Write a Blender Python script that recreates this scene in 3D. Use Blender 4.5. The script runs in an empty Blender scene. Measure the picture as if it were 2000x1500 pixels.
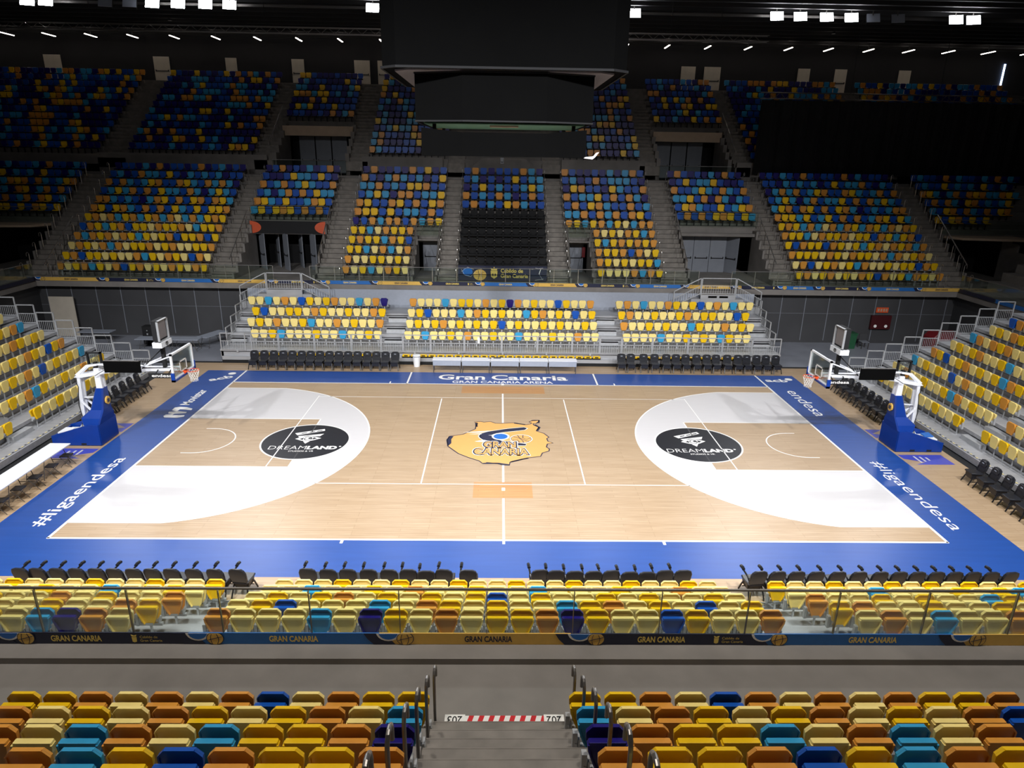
import bpy, math, random
from mathutils import Vector, Matrix
random.seed(7)
SC = bpy.context.scene
COL = SC.collection
PI = math.pi

# ------------------------------------------------------------------ camera
cam_d = bpy.data.cameras.new('camera'); cam = bpy.data.objects.new('camera', cam_d); COL.objects.link(cam)
F, CX, CY, CZ, PIT, YAW, ROL = 1309.94, -0.19512, -25.75822, 11.33945, 0.327242, 0.0205975, 0.0162221
fw = Vector((math.sin(YAW)*math.cos(PIT), math.cos(YAW)*math.cos(PIT), -math.sin(PIT)))
rt = Vector((math.cos(YAW), -math.sin(YAW), 0)); up = rt.cross(fw)
R_ = rt*math.cos(ROL)+up*math.sin(ROL); U_ = up*math.cos(ROL)-rt*math.sin(ROL)
M = Matrix((R_, U_, -fw)).transposed().to_4x4(); M.translation = (CX, CY, CZ)
cam.matrix_world = M
cam_d.sensor_width = 36; cam_d.lens = F/2000*36; cam_d.clip_end = 300
SC.camera = cam
# ------------------------------------------------------------------ world, exposure
w = bpy.data.worlds.new('world'); SC.world = w; w.use_nodes = True
w.node_tree.nodes['Background'].inputs[0].default_value = (1.0, 0.93, 0.86, 1)
w.node_tree.nodes['Background'].inputs[1].default_value = 0.016
SC.view_settings.view_transform = 'Standard'; SC.view_settings.look = 'None'
SC.view_settings.gamma = 1; SC.view_settings.use_curve_mapping = False
SC.view_settings.exposure = 0.0
FLOOD_W = 1750.0     # watts of each court floodlight
HOUSE_W = 5.0
NEAR_W, NEAR_AIM, NEAR_ANG = 12500.0, 0.8, 87
NEARFILL_W = 3200.0  # watts of each fill lamp added over the near tier

# ------------------------------------------------------------------ materials
def lin(c):
    c = c/255.0
    return c/12.92 if c <= 0.04045 else ((c+0.055)/1.055)**2.4
def rgb(r, g, b): return (lin(r), lin(g), lin(b), 1)
MATS = {}
def mat(name, col, rough=0.5, metal=0.0, noise=0.0, nscale=8.0, spec=0.5, stretch=(1, 1, 1), bump=0.0, emit=None, estr=0, coat=0.0):
    m = bpy.data.materials.new(name); m.use_nodes = True; nt = m.node_tree
    b = nt.nodes['Principled BSDF']
    b.inputs['Base Color'].default_value = col; b.inputs['Roughness'].default_value = rough
    b.inputs['Metallic'].default_value = metal; b.inputs['Specular IOR Level'].default_value = spec
    b.inputs['Coat Weight'].default_value = coat; b.inputs['Coat Roughness'].default_value = 0.12
    if noise > 0 or bump > 0:
        tc = nt.nodes.new('ShaderNodeTexCoord'); mp = nt.nodes.new('ShaderNodeMapping'); nz = nt.nodes.new('ShaderNodeTexNoise')
        nt.links.new(tc.outputs['Object'], mp.inputs[0]); mp.inputs['Scale'].default_value = stretch
        nt.links.new(mp.outputs[0], nz.inputs['Vector']); nz.inputs['Scale'].default_value = nscale; nz.inputs['Detail'].default_value = 4
        if noise > 0:
            rp = nt.nodes.new('ShaderNodeValToRGB'); rp.color_ramp.elements[0].position = 0.3; rp.color_ramp.elements[1].position = 0.72
            rp.color_ramp.elements[0].color = tuple(c*(1-noise) for c in col[:3])+(1,)
            rp.color_ramp.elements[1].color = tuple(min(1, c*(1+noise)) for c in col[:3])+(1,)
            nt.links.new(nz.outputs['Fac'], rp.inputs[0]); nt.links.new(rp.outputs[0], b.inputs['Base Color'])
        if bump > 0:
            bp = nt.nodes.new('ShaderNodeBump'); bp.inputs['Strength'].default_value = bump
            nt.links.new(nz.outputs['Fac'], bp.inputs['Height']); nt.links.new(bp.outputs[0], b.inputs['Normal'])
    if emit: b.inputs['Emission Color'].default_value = emit; b.inputs['Emission Strength'].default_value = estr
    MATS[name] = m; return m
def wood(name, c1, c2, cm, rough):
    m = bpy.data.materials.new(name); m.use_nodes = True; nt = m.node_tree; L = nt.links.new
    b = nt.nodes['Principled BSDF']; b.inputs['Roughness'].default_value = rough; b.inputs['Specular IOR Level'].default_value = 0.42
    tc = nt.nodes.new('ShaderNodeTexCoord')
    br = nt.nodes.new('ShaderNodeTexBrick'); br.inputs['Scale'].default_value = 1.0
    br.inputs['Color1'].default_value = c1; br.inputs['Color2'].default_value = c2; br.inputs['Mortar'].default_value = cm
    br.inputs['Mortar Size'].default_value = 0.004; br.inputs['Brick Width'].default_value = 2.4; br.inputs['Row Height'].default_value = 0.13
    br.inputs['Bias'].default_value = -0.1; br.offset_frequency = 3; br.offset = 0.37
    L(tc.outputs['Object'], br.inputs['Vector'])
    mp = nt.nodes.new('ShaderNodeMapping'); mp.inputs['Scale'].default_value = (0.6, 14, 1); nz = nt.nodes.new('ShaderNodeTexNoise')
    nz.inputs['Scale'].default_value = 1.6; nz.inputs['Detail'].default_value = 6; L(tc.outputs['Object'], mp.inputs[0]); L(mp.outputs[0], nz.inputs['Vector'])
    mx = nt.nodes.new('ShaderNodeMix'); mx.data_type = 'RGBA'; mx.blend_type = 'MULTIPLY'; mx.inputs[0].default_value = 1.0
    rp = nt.nodes.new('ShaderNodeValToRGB'); rp.color_ramp.elements[0].position = 0.25; rp.color_ramp.elements[1].position = 0.7
    rp.color_ramp.elements[0].color = (0.80, 0.76, 0.70, 1); rp.color_ramp.elements[1].color = (1.06, 1.05, 1.04, 1)
    L(nz.outputs['Fac'], rp.inputs[0]); L(br.outputs[0], mx.inputs[6]); L(rp.outputs[0], mx.inputs[7]); L(mx.outputs[2], b.inputs['Base Color'])
    MATS[name] = m; return m
def glassmat(name, tint, gl):
    m = bpy.data.materials.new(name); m.use_nodes = True; nt = m.node_tree; nt.nodes.clear()
    o = nt.nodes.new('ShaderNodeOutputMaterial'); t = nt.nodes.new('ShaderNodeBsdfTransparent'); g = nt.nodes.new('ShaderNodeBsdfGlossy')
    t.inputs[0].default_value = tint; g.inputs['Roughness'].default_value = 0.06
    d = nt.nodes.new('ShaderNodeBsdfDiffuse'); d.inputs[0].default_value = (0.45, 0.55, 0.5, 1)
    fr = nt.nodes.new('ShaderNodeFresnel'); fr.inputs[0].default_value = 1.45
    mx = nt.nodes.new('ShaderNodeMixShader'); mx2 = nt.nodes.new('ShaderNodeMixShader')
    mul = nt.nodes.new('ShaderNodeMath'); mul.operation = 'MULTIPLY'; mul.inputs[1].default_value = gl
    nt.links.new(fr.outputs[0], mul.inputs[0]); nt.links.new(mul.outputs[0], mx.inputs[0])
    mx2.inputs[0].default_value = 0.006; nt.links.new(t.outputs[0], mx2.inputs[1]); nt.links.new(d.outputs[0], mx2.inputs[2])
    nt.links.new(mx2.outputs[0], mx.inputs[1]); nt.links.new(g.outputs[0], mx.inputs[2]); nt.links.new(mx.outputs[0], o.inputs[0])
    MATS[name] = m; return m

wood('court_wood', rgb(180, 156, 127), rgb(173, 148, 118), rgb(146, 120, 90), 0.35)
wood('patch_wood', rgb(192, 142, 88), rgb(184, 133, 80), rgb(150, 98, 52), 0.35)
mat('court_blue', rgb(32, 72, 144), 0.35, spec=0.45, noise=0.08, nscale=1.2, stretch=(0.4, 5, 1))
mat('court_white', rgb(206, 203, 203), 0.35, spec=0.45, noise=0.02, nscale=2, stretch=(0.5, 8, 1))
mat('line_white', rgb(246, 244, 240), 0.3)
mat('decal_black', rgb(22, 24, 32), 0.35, spec=0.2, noise=0.1, nscale=3)
mat('decal_gold', rgb(222, 166, 92), 0.3, noise=0.02, nscale=3)
mat('decal_navy', rgb(22, 28, 62), 0.3)
mat('decal_sky', rgb(22, 104, 190), 0.3)
mat('decal_purple', rgb(72, 78, 178), 0.3, noise=0.05)
mat('concrete', rgb(126, 121, 116), 0.85, noise=0.13, nscale=1.3, bump=0.05)
mat('concrete_step', rgb(128, 122, 115), 0.85, noise=0.2, nscale=2.5, bump=0.05)
mat('hall_floor', rgb(136, 139, 148), 0.45, noise=0.12, nscale=0.7)
mat('panel_dark', rgb(62, 62, 64), 0.6, noise=0.12, nscale=0.6)
mat('black_matte', rgb(18, 18, 20), 0.8, noise=0.15, nscale=2)
mat('black_cloth', rgb(12, 12, 14), 0.95, noise=0.2, nscale=1.5)
mat('screen_black', rgb(9, 9, 9), 0.9, spec=0.05, noise=0.08, nscale=0.8)
mat('alu', rgb(176, 177, 180), 0.5, 0.35, noise=0.1, nscale=2.5, stretch=(0.4, 3, 3))
mat('galv', rgb(186, 188, 190), 0.45, 0.4, noise=0.08, nscale=6)
mat('steel_rail', rgb(190, 186, 182), 0.28, 0.85, noise=0.06, nscale=10)
mat('steel_dark', rgb(120, 116, 112), 0.32, 0.8, noise=0.06, nscale=10)
mat('white_paint', rgb(236, 238, 242), 0.35, noise=0.02)
mat('table_white', rgb(232, 234, 242), 0.4, noise=0.02)
mat('table_grey', rgb(158, 164, 176), 0.45, noise=0.04)
mat('chair_black', rgb(26, 27, 30), 0.32, noise=0.15, nscale=12)
mat('leather_black', rgb(34, 35, 40), 0.3, noise=0.12, nscale=18)
mat('pad_blue', rgb(6, 54, 140), 0.35, noise=0.05, nscale=4)
mat('orange_rim', rgb(236, 84, 30), 0.35, noise=0.03)
mat('net_white', rgb(236, 234, 230), 0.8, noise=0.03)
mat('door_grey', rgb(126, 130, 138), 0.5, noise=0.06, nscale=2)
mat('door_beige', rgb(196, 186, 170), 0.6, noise=0.06, nscale=2)
mat('header_beige', rgb(170, 150, 128), 0.7, noise=0.08, nscale=2)
mat('green_bin', rgb(32, 84, 54), 0.5, noise=0.08)
mat('red_paint', rgb(120, 14, 24), 0.45, noise=0.08)
mat('red_dark', rgb(66, 10, 16), 0.5, noise=0.08)
mat('sign_red', rgb(210, 84, 40), 0.5, noise=0.05)
mat('ribbon_navy', rgb(24, 30, 58), 0.5, noise=0.05)
mat('ribbon_blue', rgb(34, 104, 178), 0.5, noise=0.05)
mat('ribbon_gold', rgb(222, 178, 84), 0.5, noise=0.04)
mat('letter_gold', rgb(232, 204, 104), 0.5, noise=0.02)
mat('green_banner', rgb(84, 130, 108), 0.7, noise=0.06)
mat('mesh_grey', rgb(128, 122, 122), 0.7, noise=0.25, nscale=40)
mat('tape_red', rgb(206, 32, 40), 0.5, noise=0.03)
mat('amber', rgb(226, 206, 120), 0.4, noise=0.05)
mat('wall_black', rgb(34, 33, 35), 0.8, noise=0.15, nscale=0.5)
mat('ceiling_dark', rgb(34, 33, 34), 0.8, noise=0.15, nscale=0.5)
mat('lamp_face', (1, 1, 1, 1), 0.5, emit=(0.93, 0.95, 1.0, 1), estr=42)
mat('lamp_small', (1, 1, 1, 1), 0.5, emit=(1.0, 0.9, 0.8, 1), estr=9)
mat('led_blue', (1, 1, 1, 1), 0.5, emit=(0.45, 0.62, 1.0, 1), estr=6)
glassmat('rail_glass', (0.88, 0.92, 0.89, 1), 0.3)
glassmat('board_glass', (0.93, 0.97, 0.95, 1), 0.6)
SEATC = {'C': ('cream', rgb(247, 224, 140)), 'Y': ('yellow', rgb(240, 194, 16)), 'O': ('orange', rgb(218, 150, 60)),
         'S': ('sky blue', rgb(52, 156, 204)), 'B': ('royal blue', rgb(12, 82, 178)), 'N': ('navy blue', rgb(24, 14, 112))}
for k_, (n_, c_) in SEATC.items(): mat('plastic_'+n_.replace(' ', '_'), c_, 0.33, noise=0.04, nscale=6); MATS['seat'+k_] = MATS['plastic_'+n_.replace(' ', '_')]

# ------------------------------------------------------------------ mesh helpers
class MB:
    def __init__(s): s.v = []; s.f = []; s.m = []
    def add(s, vs, fs, mi=0):
        o = len(s.v); s.v += [tuple(v) for v in vs]
        for f in fs: s.f.append(tuple(o+i for i in f)); s.m.append(mi)
    def box(s, x0, x1, y0, y1, z0, z1, mi=0):
        s.add([(x0, y0, z0), (x1, y0, z0), (x1, y1, z0), (x0, y1, z0), (x0, y0, z1), (x1, y0, z1), (x1, y1, z1), (x0, y1, z1)],
              [(3, 2, 1, 0), (4, 5, 6, 7), (0, 1, 5, 4), (1, 2, 6, 5), (2, 3, 7, 6), (3, 0, 4, 7)], mi); return s
    def bar(s, p, q, w, h=None, mi=0):
        p = Vector(p); q = Vector(q); d = (q-p).normalized(); h = h or w
        a = Vector((0, 0, 1)) if abs(d.z) < 0.95 else Vector((0, 1, 0))
        x = d.cross(a).normalized()*w/2; y = x.cross(d).normalized()*h/2
        vs = [p-x-y, p+x-y, p+x+y, p-x+y, q-x-y, q+x-y, q+x+y, q-x+y]
        s.add(vs, [(3, 2, 1, 0), (4, 5, 6, 7), (0, 1, 5, 4), (1, 2, 6, 5), (2, 3, 7, 6), (3, 0, 4, 7)], mi); return s
    def tube(s, pts, r, n=8, mi=0, closed=False):
        pts = [Vector(p) for p in pts]; N = len(pts); rings = []; ref = None
        for i, p in enumerate(pts):
            if closed: t = (pts[(i+1) % N]-pts[i-1]).normalized()
            else: t = (pts[min(i+1, N-1)]-pts[max(i-1, 0)]).normalized()
            if ref is None: ref = Vector((0, 0, 1)) if abs(t.z) < 0.9 else Vector((1, 0, 0))
            x = t.cross(ref).normalized(); y = x.cross(t).normalized(); ref = y if not closed else ref
            rings.append([p+x*r*math.cos(2*PI*j/n)+y*r*math.sin(2*PI*j/n) for j in range(n)])
        o = len(s.v)
        for g in rings: s.v += [tuple(v) for v in g]
        R = N if closed else N-1
        for i in range(R):
            a = o+i*n; b = o+((i+1) % N)*n
            for j in range(n): s.f.append((a+j, a+(j+1) % n, b+(j+1) % n, b+j)); s.m.append(mi)
        if not closed:
            s.f.append(tuple(o+j for j in reversed(range(n)))); s.m.append(mi)
            s.f.append(tuple(o+(N-1)*n+j for j in range(n))); s.m.append(mi)
        return s
    def prism(s, pts, axis, a, b, mi=0, ins=0.0):
        """outline pts (2d) extruded along axis from a to b; x: (y,z)  y: (x,z)  z: (x,y). ins: bevel inset of the b face"""
        def P(p, t):
            return {'x': (t, p[0], p[1]), 'y': (p[0], t, p[1]), 'z': (p[0], p[1], t)}[axis]
        n = len(pts); ar = sum(pts[i][0]*pts[(i+1) % n][1]-pts[(i+1) % n][0]*pts[i][1] for i in range(n))
        flip = (ar < 0) ^ (axis == 'y') ^ (b < a)
        layers = [(pts, a), (pts, b)]
        if ins > 0:
            cx = sum(p[0] for p in pts)/n; cz = sum(p[1] for p in pts)/n
            def shr(k): 
                o = []
                for p in pts:
                    d = math.hypot(p[0]-cx, p[1]-cz) or 1; o.append((cx+(p[0]-cx)*(1-k/d), cz+(p[1]-cz)*(1-k/d)))
                return o
            sg = 1 if b > a else -1
            layers = [(shr(ins), a), (pts, a+sg*ins*0.8), (pts, b-sg*ins*0.8), (shr(ins), b)]
        vs = [P(p, t) for L, t in layers for p in L]; m = len(layers); fs = []
        for k in range(m-1):
            for i in range(n): fs.append((k*n+i, k*n+(i+1) % n, (k+1)*n+(i+1) % n, (k+1)*n+i))
        fs.append(tuple(reversed(range(n)))); fs.append(tuple((m-1)*n+i for i in range(n)))
        if flip: fs = [tuple(reversed(f)) for f in fs]
        s.add(vs, fs, mi); return s
    def cyl(s, c, r, h, n=16, mi=0, r2=None):
        r2 = r if r2 is None else r2; o = [(c[0]+r*math.cos(2*PI*i/n), c[1]+r*math.sin(2*PI*i/n), c[2]) for i in range(n)]
        t = [(c[0]+r2*math.cos(2*PI*i/n), c[1]+r2*math.sin(2*PI*i/n), c[2]+h) for i in range(n)]
        s.add(o+t, [(i, (i+1) % n, n+(i+1) % n, n+i) for i in range(n)]+[tuple(reversed(range(n))), tuple(range(n, 2*n))], mi); return s
    def merge(s, ob, mx, mo=None):
        o = len(s.v); s.v += [tuple(mx @ Vector(v)) for v in ob.v]
        for f, m in zip(ob.f, ob.m): s.f.append(tuple(o+i for i in f)); s.m.append(mo[m] if mo else m)
    def mesh(s, name, mats):
        me = bpy.data.meshes.new(name); me.from_pydata(s.v, [], s.f); me.update()
        for m in mats: me.materials.append(MATS[m] if isinstance(m, str) else m)
        if len(mats) > 1: me.polygons.foreach_set('material_index', s.m)
        return me
def link(name, data=None, parent=None, loc=None, rz=0, label=None, cat=None, group=None, kind=None, scale=None):
    o = bpy.data.objects.new(name, data); COL.objects.link(o)
    if loc: o.location = loc
    if rz: o.rotation_euler = (0, 0, rz)
    if scale: o.scale = scale
    if parent: o.parent = parent
    if label: o['label'] = label
    if cat: o['category'] = cat
    if group: o['group'] = group
    if kind: o['kind'] = kind
    return o
def part(name, mb, mats, parent, label=None, kind=None):
    return link(name, mb.mesh(name, mats if isinstance(mats, (list, tuple)) else [mats]), parent, label=label, kind=kind)
def thing(name, label, cat, loc=(0, 0, 0), rz=0, group=None): return link(name, None, None, loc, rz, label, cat, group)
def solo(name, mb, mats, label, cat, group=None, loc=None, rz=0):
    return link(name, mb.mesh(name, mats if isinstance(mats, (list, tuple)) else [mats]), None, loc, rz, label, cat, group)
def struct(name, mb, mats): 
    return link(name, mb.mesh(name, mats if isinstance(mats, (list, tuple)) else [mats]), kind='structure')
ORD = ['zeroth', 'first', 'second', 'third', 'fourth', 'fifth', 'sixth', 'seventh', 'eighth', 'ninth', 'tenth', 'eleventh', 'twelfth', 'thirteenth', 'fourteenth',
       'fifteenth', 'sixteenth', 'seventeenth', 'eighteenth', 'nineteenth', 'twentieth', 'twenty-first', 'twenty-second', 'twenty-third', 'twenty-fourth', 'twenty-fifth']
dg_ = None
TXT = {}
def text(s, mb, org, right, upv, wid, hei, mi=0, off=0.0, shear=0.0, thick=0.0):
    """lettering s scaled to wid x hei, lower-left corner at org, added to mb as flat faces"""
    key = (s, off, shear)
    if key not in TXT:
        cu = bpy.data.curves.new('t', 'FONT'); cu.body = s; cu.offset = off; cu.shear = shear; cu.resolution_u = 3; cu.fill_mode = 'FRONT'
        ob = bpy.data.objects.new('t', cu); COL.objects.link(ob)
        me = bpy.data.meshes.new_from_object(ob.evaluated_get(bpy.context.evaluated_depsgraph_get()))
        vs = [tuple(v.co[:2]) for v in me.vertices]; fs = [tuple(p.vertices) for p in me.polygons]
        bpy.data.objects.remove(ob); bpy.data.curves.remove(cu); bpy.data.meshes.remove(me)
        TXT[key] = (vs, fs)
    vs, fs = TXT[key]
    x0 = min(v[0] for v in vs); x1 = max(v[0] for v in vs); y0 = min(v[1] for v in vs); y1 = max(v[1] for v in vs)
    org = Vector(org); right = Vector(right); upv = Vector(upv)
    mb.add([org+right*((v[0]-x0)/(x1-x0)*wid)+upv*((v[1]-y0)/(y1-y0)*hei) for v in vs], fs, mi)
def ell(cx, cy, a, b, n=40, a0=0, a1=2*PI): 
    return [(cx+a*math.cos(a0+(a1-a0)*i/n), cy+b*math.sin(a0+(a1-a0)*i/n)) for i in range(n if abs(a1-a0-2*PI) < 1e-6 else n+1)]
def flat(mb, pts, z, mi=0): 
    from mathutils.geometry import tessellate_polygon
    tr = tessellate_polygon([[Vector((p[0], p[1], 0)) for p in pts]])
    out = []
    for t in tr:
        a, b, c = (pts[i] for i in t)
        if (b[0]-a[0])*(c[1]-a[1])-(c[0]-a[0])*(b[1]-a[1]) < 0: t = (t[0], t[2], t[1])
        out.append(tuple(t))
    mb.add([(p[0], p[1], z) for p in pts], out, mi)
def ring(mb, pts, w, z, mi=0, closed=True):
    """painted line of width w following pts"""
    n = len(pts); L = []; Rr = []
    for i in range(n):
        p = Vector(pts[i]); a = Vector(pts[i-1] if (closed or i > 0) else pts[i]); b = Vector(pts[(i+1) % n] if (closed or i < n-1) else pts[i])
        t = (b-a).normalized(); nrm = Vector((-t.y, t.x)); L.append(p+nrm*w/2); Rr.append(p-nrm*w/2)
    vs = [(p.x, p.y, z) for p in L]+[(p.x, p.y, z) for p in Rr]
    for i in range(n if closed else n-1):
        j = (i+1) % n; mb.add([vs[i], vs[n+i], vs[n+j], vs[j]], [(0, 1, 2, 3)], mi)
def rect(mb, x0, x1, y0, y1, z, mi=0): mb.add([(x0, y0, z), (x1, y0, z), (x1, y1, z), (x0, y1, z)], [(0, 1, 2, 3)], mi)

# ------------------------------------------------------------------ setting: floors, walls, ceiling
b = MB().box(-60, 60, -30, 45, -0.35, -0.06); struct('floor', b, 'hall_floor')
b = MB().box(-60, 60, -32, 46, 21.3, 21.5)
struct('ceiling', b, 'ceiling_dark')
for i in range(34): struct('trim_%d' % (i+1), MB().box(-60, 60, -12+i*1.6, -11.82+i*1.6, 21.05, 21.3), 'ceiling_dark')
b = MB().box(-60, 60, 41, 41.4, 16.9, 21.3); struct('wall_far', b, 'wall_black')
b = MB().box(-60, 60, 41.0, 41.3, 0, 16.9); struct('wall_far_base', b, 'panel_dark')
for sx, nm in ((-1, 'left'), (1, 'right')):
    b = MB().box(*sorted((sx*56, sx*56.4)), -30, 41, 0, 21.3); struct('wall_'+nm, b, 'panel_dark')
# wall panels under the far balcony
for sx, nm in ((-1, 'left'), (1, 'right')):
    b = MB()
    x0, x1 = sorted((sx*16.0, sx*29.6)); b.box(x0, x1, 17.0, 17.1, -0.06, 3.3)
    for i in range(9): 
        x = sx*(16.6+i*1.55); b.box(x-0.02, x+0.02, 16.97, 17.0, 0.1, 3.2, 1)
    b.box(x0, x1, 16.985, 17.0, 1.9, 1.915, 1)
    struct('wall_under_balcony_'+nm, b, ['panel_dark', 'door_grey'])
    # side walls below the side balconies
    b = MB().box(*sorted((sx*29.5, sx*29.7)), -20, 17, -0.06, 3.3); struct('wall_side_'+nm, b, 'panel_dark')

# ------------------------------------------------------------------ the court
court = thing('basketball_court', 'pale wood basketball court with blue border and white painted zones', 'court', (0, 0, 0))
b = MB().box(-18.3, 18.3, -10.93, 10.9, -0.055, 0.0); part('parquet', b, 'court_wood', court)
b = MB(); Z1 = 0.0015; Z2 = 0.003; Z3 = 0.0045; Z4 = 0.006; Z5 = 0.0075; Z6 = 0.009
rect(b, -16.1, -14.05, -9.5, 9.5, Z1); rect(b, 14.05, 16.1, -9.5, 9.5, Z1); rect(b, -14.05, 14.05, 7.55, 9.5, Z1); rect(b, -14.05, 14.05, -9.5, -7.55, Z1)
part('blue_border', b, 'court_blue', court)
def zone(s):
    pts = [(s*14, -6.6), (s*14, 6.6)]
    a = math.acos((14-1.575-11.01)/6.75) if False else None
    cx = 12.425; th = math.asin(6.6/6.75)
    arc = [(s*(cx-6.75*math.cos(t)), 6.75*math.sin(t)) for t in [th-2*th*i/48 for i in range(49)]]
    return pts, arc
b = MB()
for s in (-1, 1):
    pts, arc = zone(s); key0, key1 = 8.2, 14
    poly = [(s*14, 6.6)]+arc+[(s*14, -6.6)]
    if s < 0: poly = poly[::-1]
    b = MB(); flat(b, poly, Z1); part('three_point_zone', b, 'court_white', court)
    b = MB(); rect(b, *sorted((s*8.2, s*14)), -2.45, 2.45, Z2); part('key_area', b, 'court_wood', court)
b = MB(); W = 0.06
for s in (-1, 1):
    pts, arc = zone(s); ring(b, [(s*14, 6.6)]+arc+[(s*14, -6.6)], 0.06, Z3, closed=False)
    ring(b, [(s*14, 2.45), (s*8.2, 2.45)], W, Z3, closed=False); ring(b, [(s*14, -2.45), (s*8.2, -2.45)], W, Z3, closed=False); ring(b, [(s*8.2, 2.48), (s*8.2, -2.48)], W, Z3, closed=False)
    arc2 = [(s*12.8, 1.25)]+[(s*(12.425-1.25*math.sin(t)), 1.25*math.cos(t)) for t in [PI*i/24 for i in range(25)]]+[(s*12.8, -1.25)]
    ring(b, arc2, 0.05, Z3, closed=False)
    ring(b, ell(s*8.2, 0, 1.78, 1.78, 60), 0.07, Z4)
    ring(b, [(s*14.02, 9.5), (s*14.02, -7.55)], 0.09, Z3, closed=False)
    ring(b, [(s*9.05, 5.55), (s*9.05, -3.75)], 0.045, Z5, closed=False); ring(b, [(s*3.0, 5.3), (s*3.0, -3.78)], 0.05, Z3, closed=False)
    ring(b, [(s*5.0, 9.5), (s*5.0, 7.5)], 0.09, Z3, closed=False); ring(b, [(s*5.9, 7.85), (s*5.9, 7.5)], 0.07, Z4, closed=False)
    ring(b, [(s*5.0, -7.5), (s*5.0, -7.75)], 0.09, Z4, closed=False)
ring(b, [(-14.05, 7.53), (14.05, 7.53)], 0.08, Z3, closed=False); ring(b, [(-14.05, -7.53), (14.05, -7.53)], 0.08, Z3, closed=False)
ring(b, [(0, 7.7), (0, 7.4)], 0.14, Z4, closed=False); ring(b, [(0, 6.1), (0, 2.2)], 0.08, Z3, closed=False); ring(b, [(0, -2.1), (0, -3.6)], 0.08, Z3, closed=False); ring(b, [(0, -4.82), (0, -7.75)], 0.08, Z4, closed=False)
ring(b, [(-9.05, 5.45), (9.05, 5.45)], 0.04, Z3, closed=False); ring(b, [(-7.6, -3.77), (9.05, -3.77)], 0.04, Z3, closed=False)
part('court_line', b, 'line_white', court, kind='stuff')
b = MB(); rect(b, -2.09, 2.13, 6.14, 7.22, Z1); part('replacement_board', b, 'patch_wood', court, label='darker orange wood panel at the far sideline')
b = MB(); rect(b, -1.08, 1.04, -4.79, -3.6, Z1); b.box(-0.06, 0.06, -4.25, -4.05, Z1, 0.012, 1); part('replacement_board', b, ['patch_wood', 'white_paint'], court, label='darker orange wood panel near the centre line')
# centre emblem
ISL = [(-1.29, 2.27), (-0.99, 2.33), (-0.86, 2.25), (-0.56, 2.34), (-0.33, 2.14), (-0.05, 2.12), (0.23, 2.18), (0.51, 2.21), (1.03, 1.99), (1.24, 2.09), (1.29, 2.19), (1.18, 2.33), (1.38, 2.55), (1.64, 2.56), (1.62, 2.4), (1.5, 2.16), (1.35, 2.13), (1.37, 1.96), (1.58, 1.7), (1.45, 1.28), (1.78, 1.01), (1.96, 0.61), (1.86, 0.46), (1.89, 0.16), (2.1, 0.0), (1.85, -0.1), (1.79, -0.42), (1.9, -0.61), (1.87, -0.81), (1.59, -1.0), (1.5, -1.33), (0.95, -1.49), (0.7, -1.66), (0.27, -1.89), (0.24, -2.17), (-0.03, -2.15), (-0.21, -2.03), (-0.63, -1.93), (-0.78, -2.06), (-0.94, -1.79), (-1.39, -1.48), (-1.8, -1.12), (-2.02, -0.79), (-2.27, -0.41), (-2.36, 0.23), (-2.28, 0.62), (-1.72, 0.84), (-1.51, 1.09), (-1.21, 1.45), (-1.19, 1.81), (-1.13, 2.1)]
SW = [(0.94, 1.67), (1.04, 1.56), (0.94, 1.41), (0.44, 1.26), (0.07, 1.16), (-0.3, 1.0), (-0.49, 0.84), (-0.46, 0.56), (-0.29, 0.33), (-0.05, 0.15), (0.96, -0.15), (0.93, -0.26), (0.41, -0.27), (-0.29, -0.14), (-0.76, 0.2), (-0.96, 0.49), (-1.01, 0.67), (-0.93, 0.92), (-0.64, 1.14), (-0.3, 1.28), (0.2, 1.48)]
b = MB(); flat(b, ISL, Z3, 0); ring(b, ISL, 0.05, Z4, 1); 
b.add([(p[0], p[1], Z4) for p in [(-2.36, .23), (-2.27, -.41), (-2.15, -.1), (-2.18, .3), (-2.1, .63), (-2.28, .62)]], [(0, 1, 2, 3, 4, 5)], 1)
for seg in ([(1.42, 2.0), (1.62, 1.7), (1.5, 1.3)], [(1.3, 2.5), (1.64, 2.52), (1.6, 2.2)], [(-.78, -2.02), (-.2, -2.0), (.24, -2.13)], [(.3, -1.87), (.7, -1.64), (1.0, -1.5)], [(-1.2, 2.2), (-1.16, 1.7)], [(.5, 2.17), (1.0, 2.0)]): ring(b, seg, 0.1, Z4, 1, closed=False)
ring(b, SW, 0.12, Z4+.0004, 2); flat(b, SW, Z5, 1); ring(b, SW, .05, Z5, 1)
for q in ([(-1.75, 1.05), (-.9, 1.2), (-.5, 1.28), (-1.0, 1.04)], [(-1.5, .86), (-.98, .96), (-.9, .86)], [(-1.2, .1), (-.8, .26), (-.5, .1), (-.9, .04)], [(-.65, .76), (-.4, .8), (-.4, .72)]): flat(b, q, Z5+.0004, 2)
flat(b, ell(-.1, .64, .38, .38), Z5+.0008, 2); flat(b, ell(-.1, .64, .3, .29), Z6, 3)
flat(b, ell(.77, .4, .48, .46), Z5+.0008, 2); flat(b, ell(.77, .4, .44, .42), Z6, 1); flat(b, ell(.77, .4, .42, .4), Z6+.0006, 0)
for q in ([(.45, .62), (.7, .45), (.83, .2), (.86, .0)], [(.62, .78), (.7, .5), (.98, .2), (1.1, .14)], [(.86, .8), (.84, .5), (1.0, .35), (1.18, .5)], [(.4, .25), (.6, .28), (.7, .02)]): ring(b, q, .035, Z6+.0015, 1, closed=False)
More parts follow.
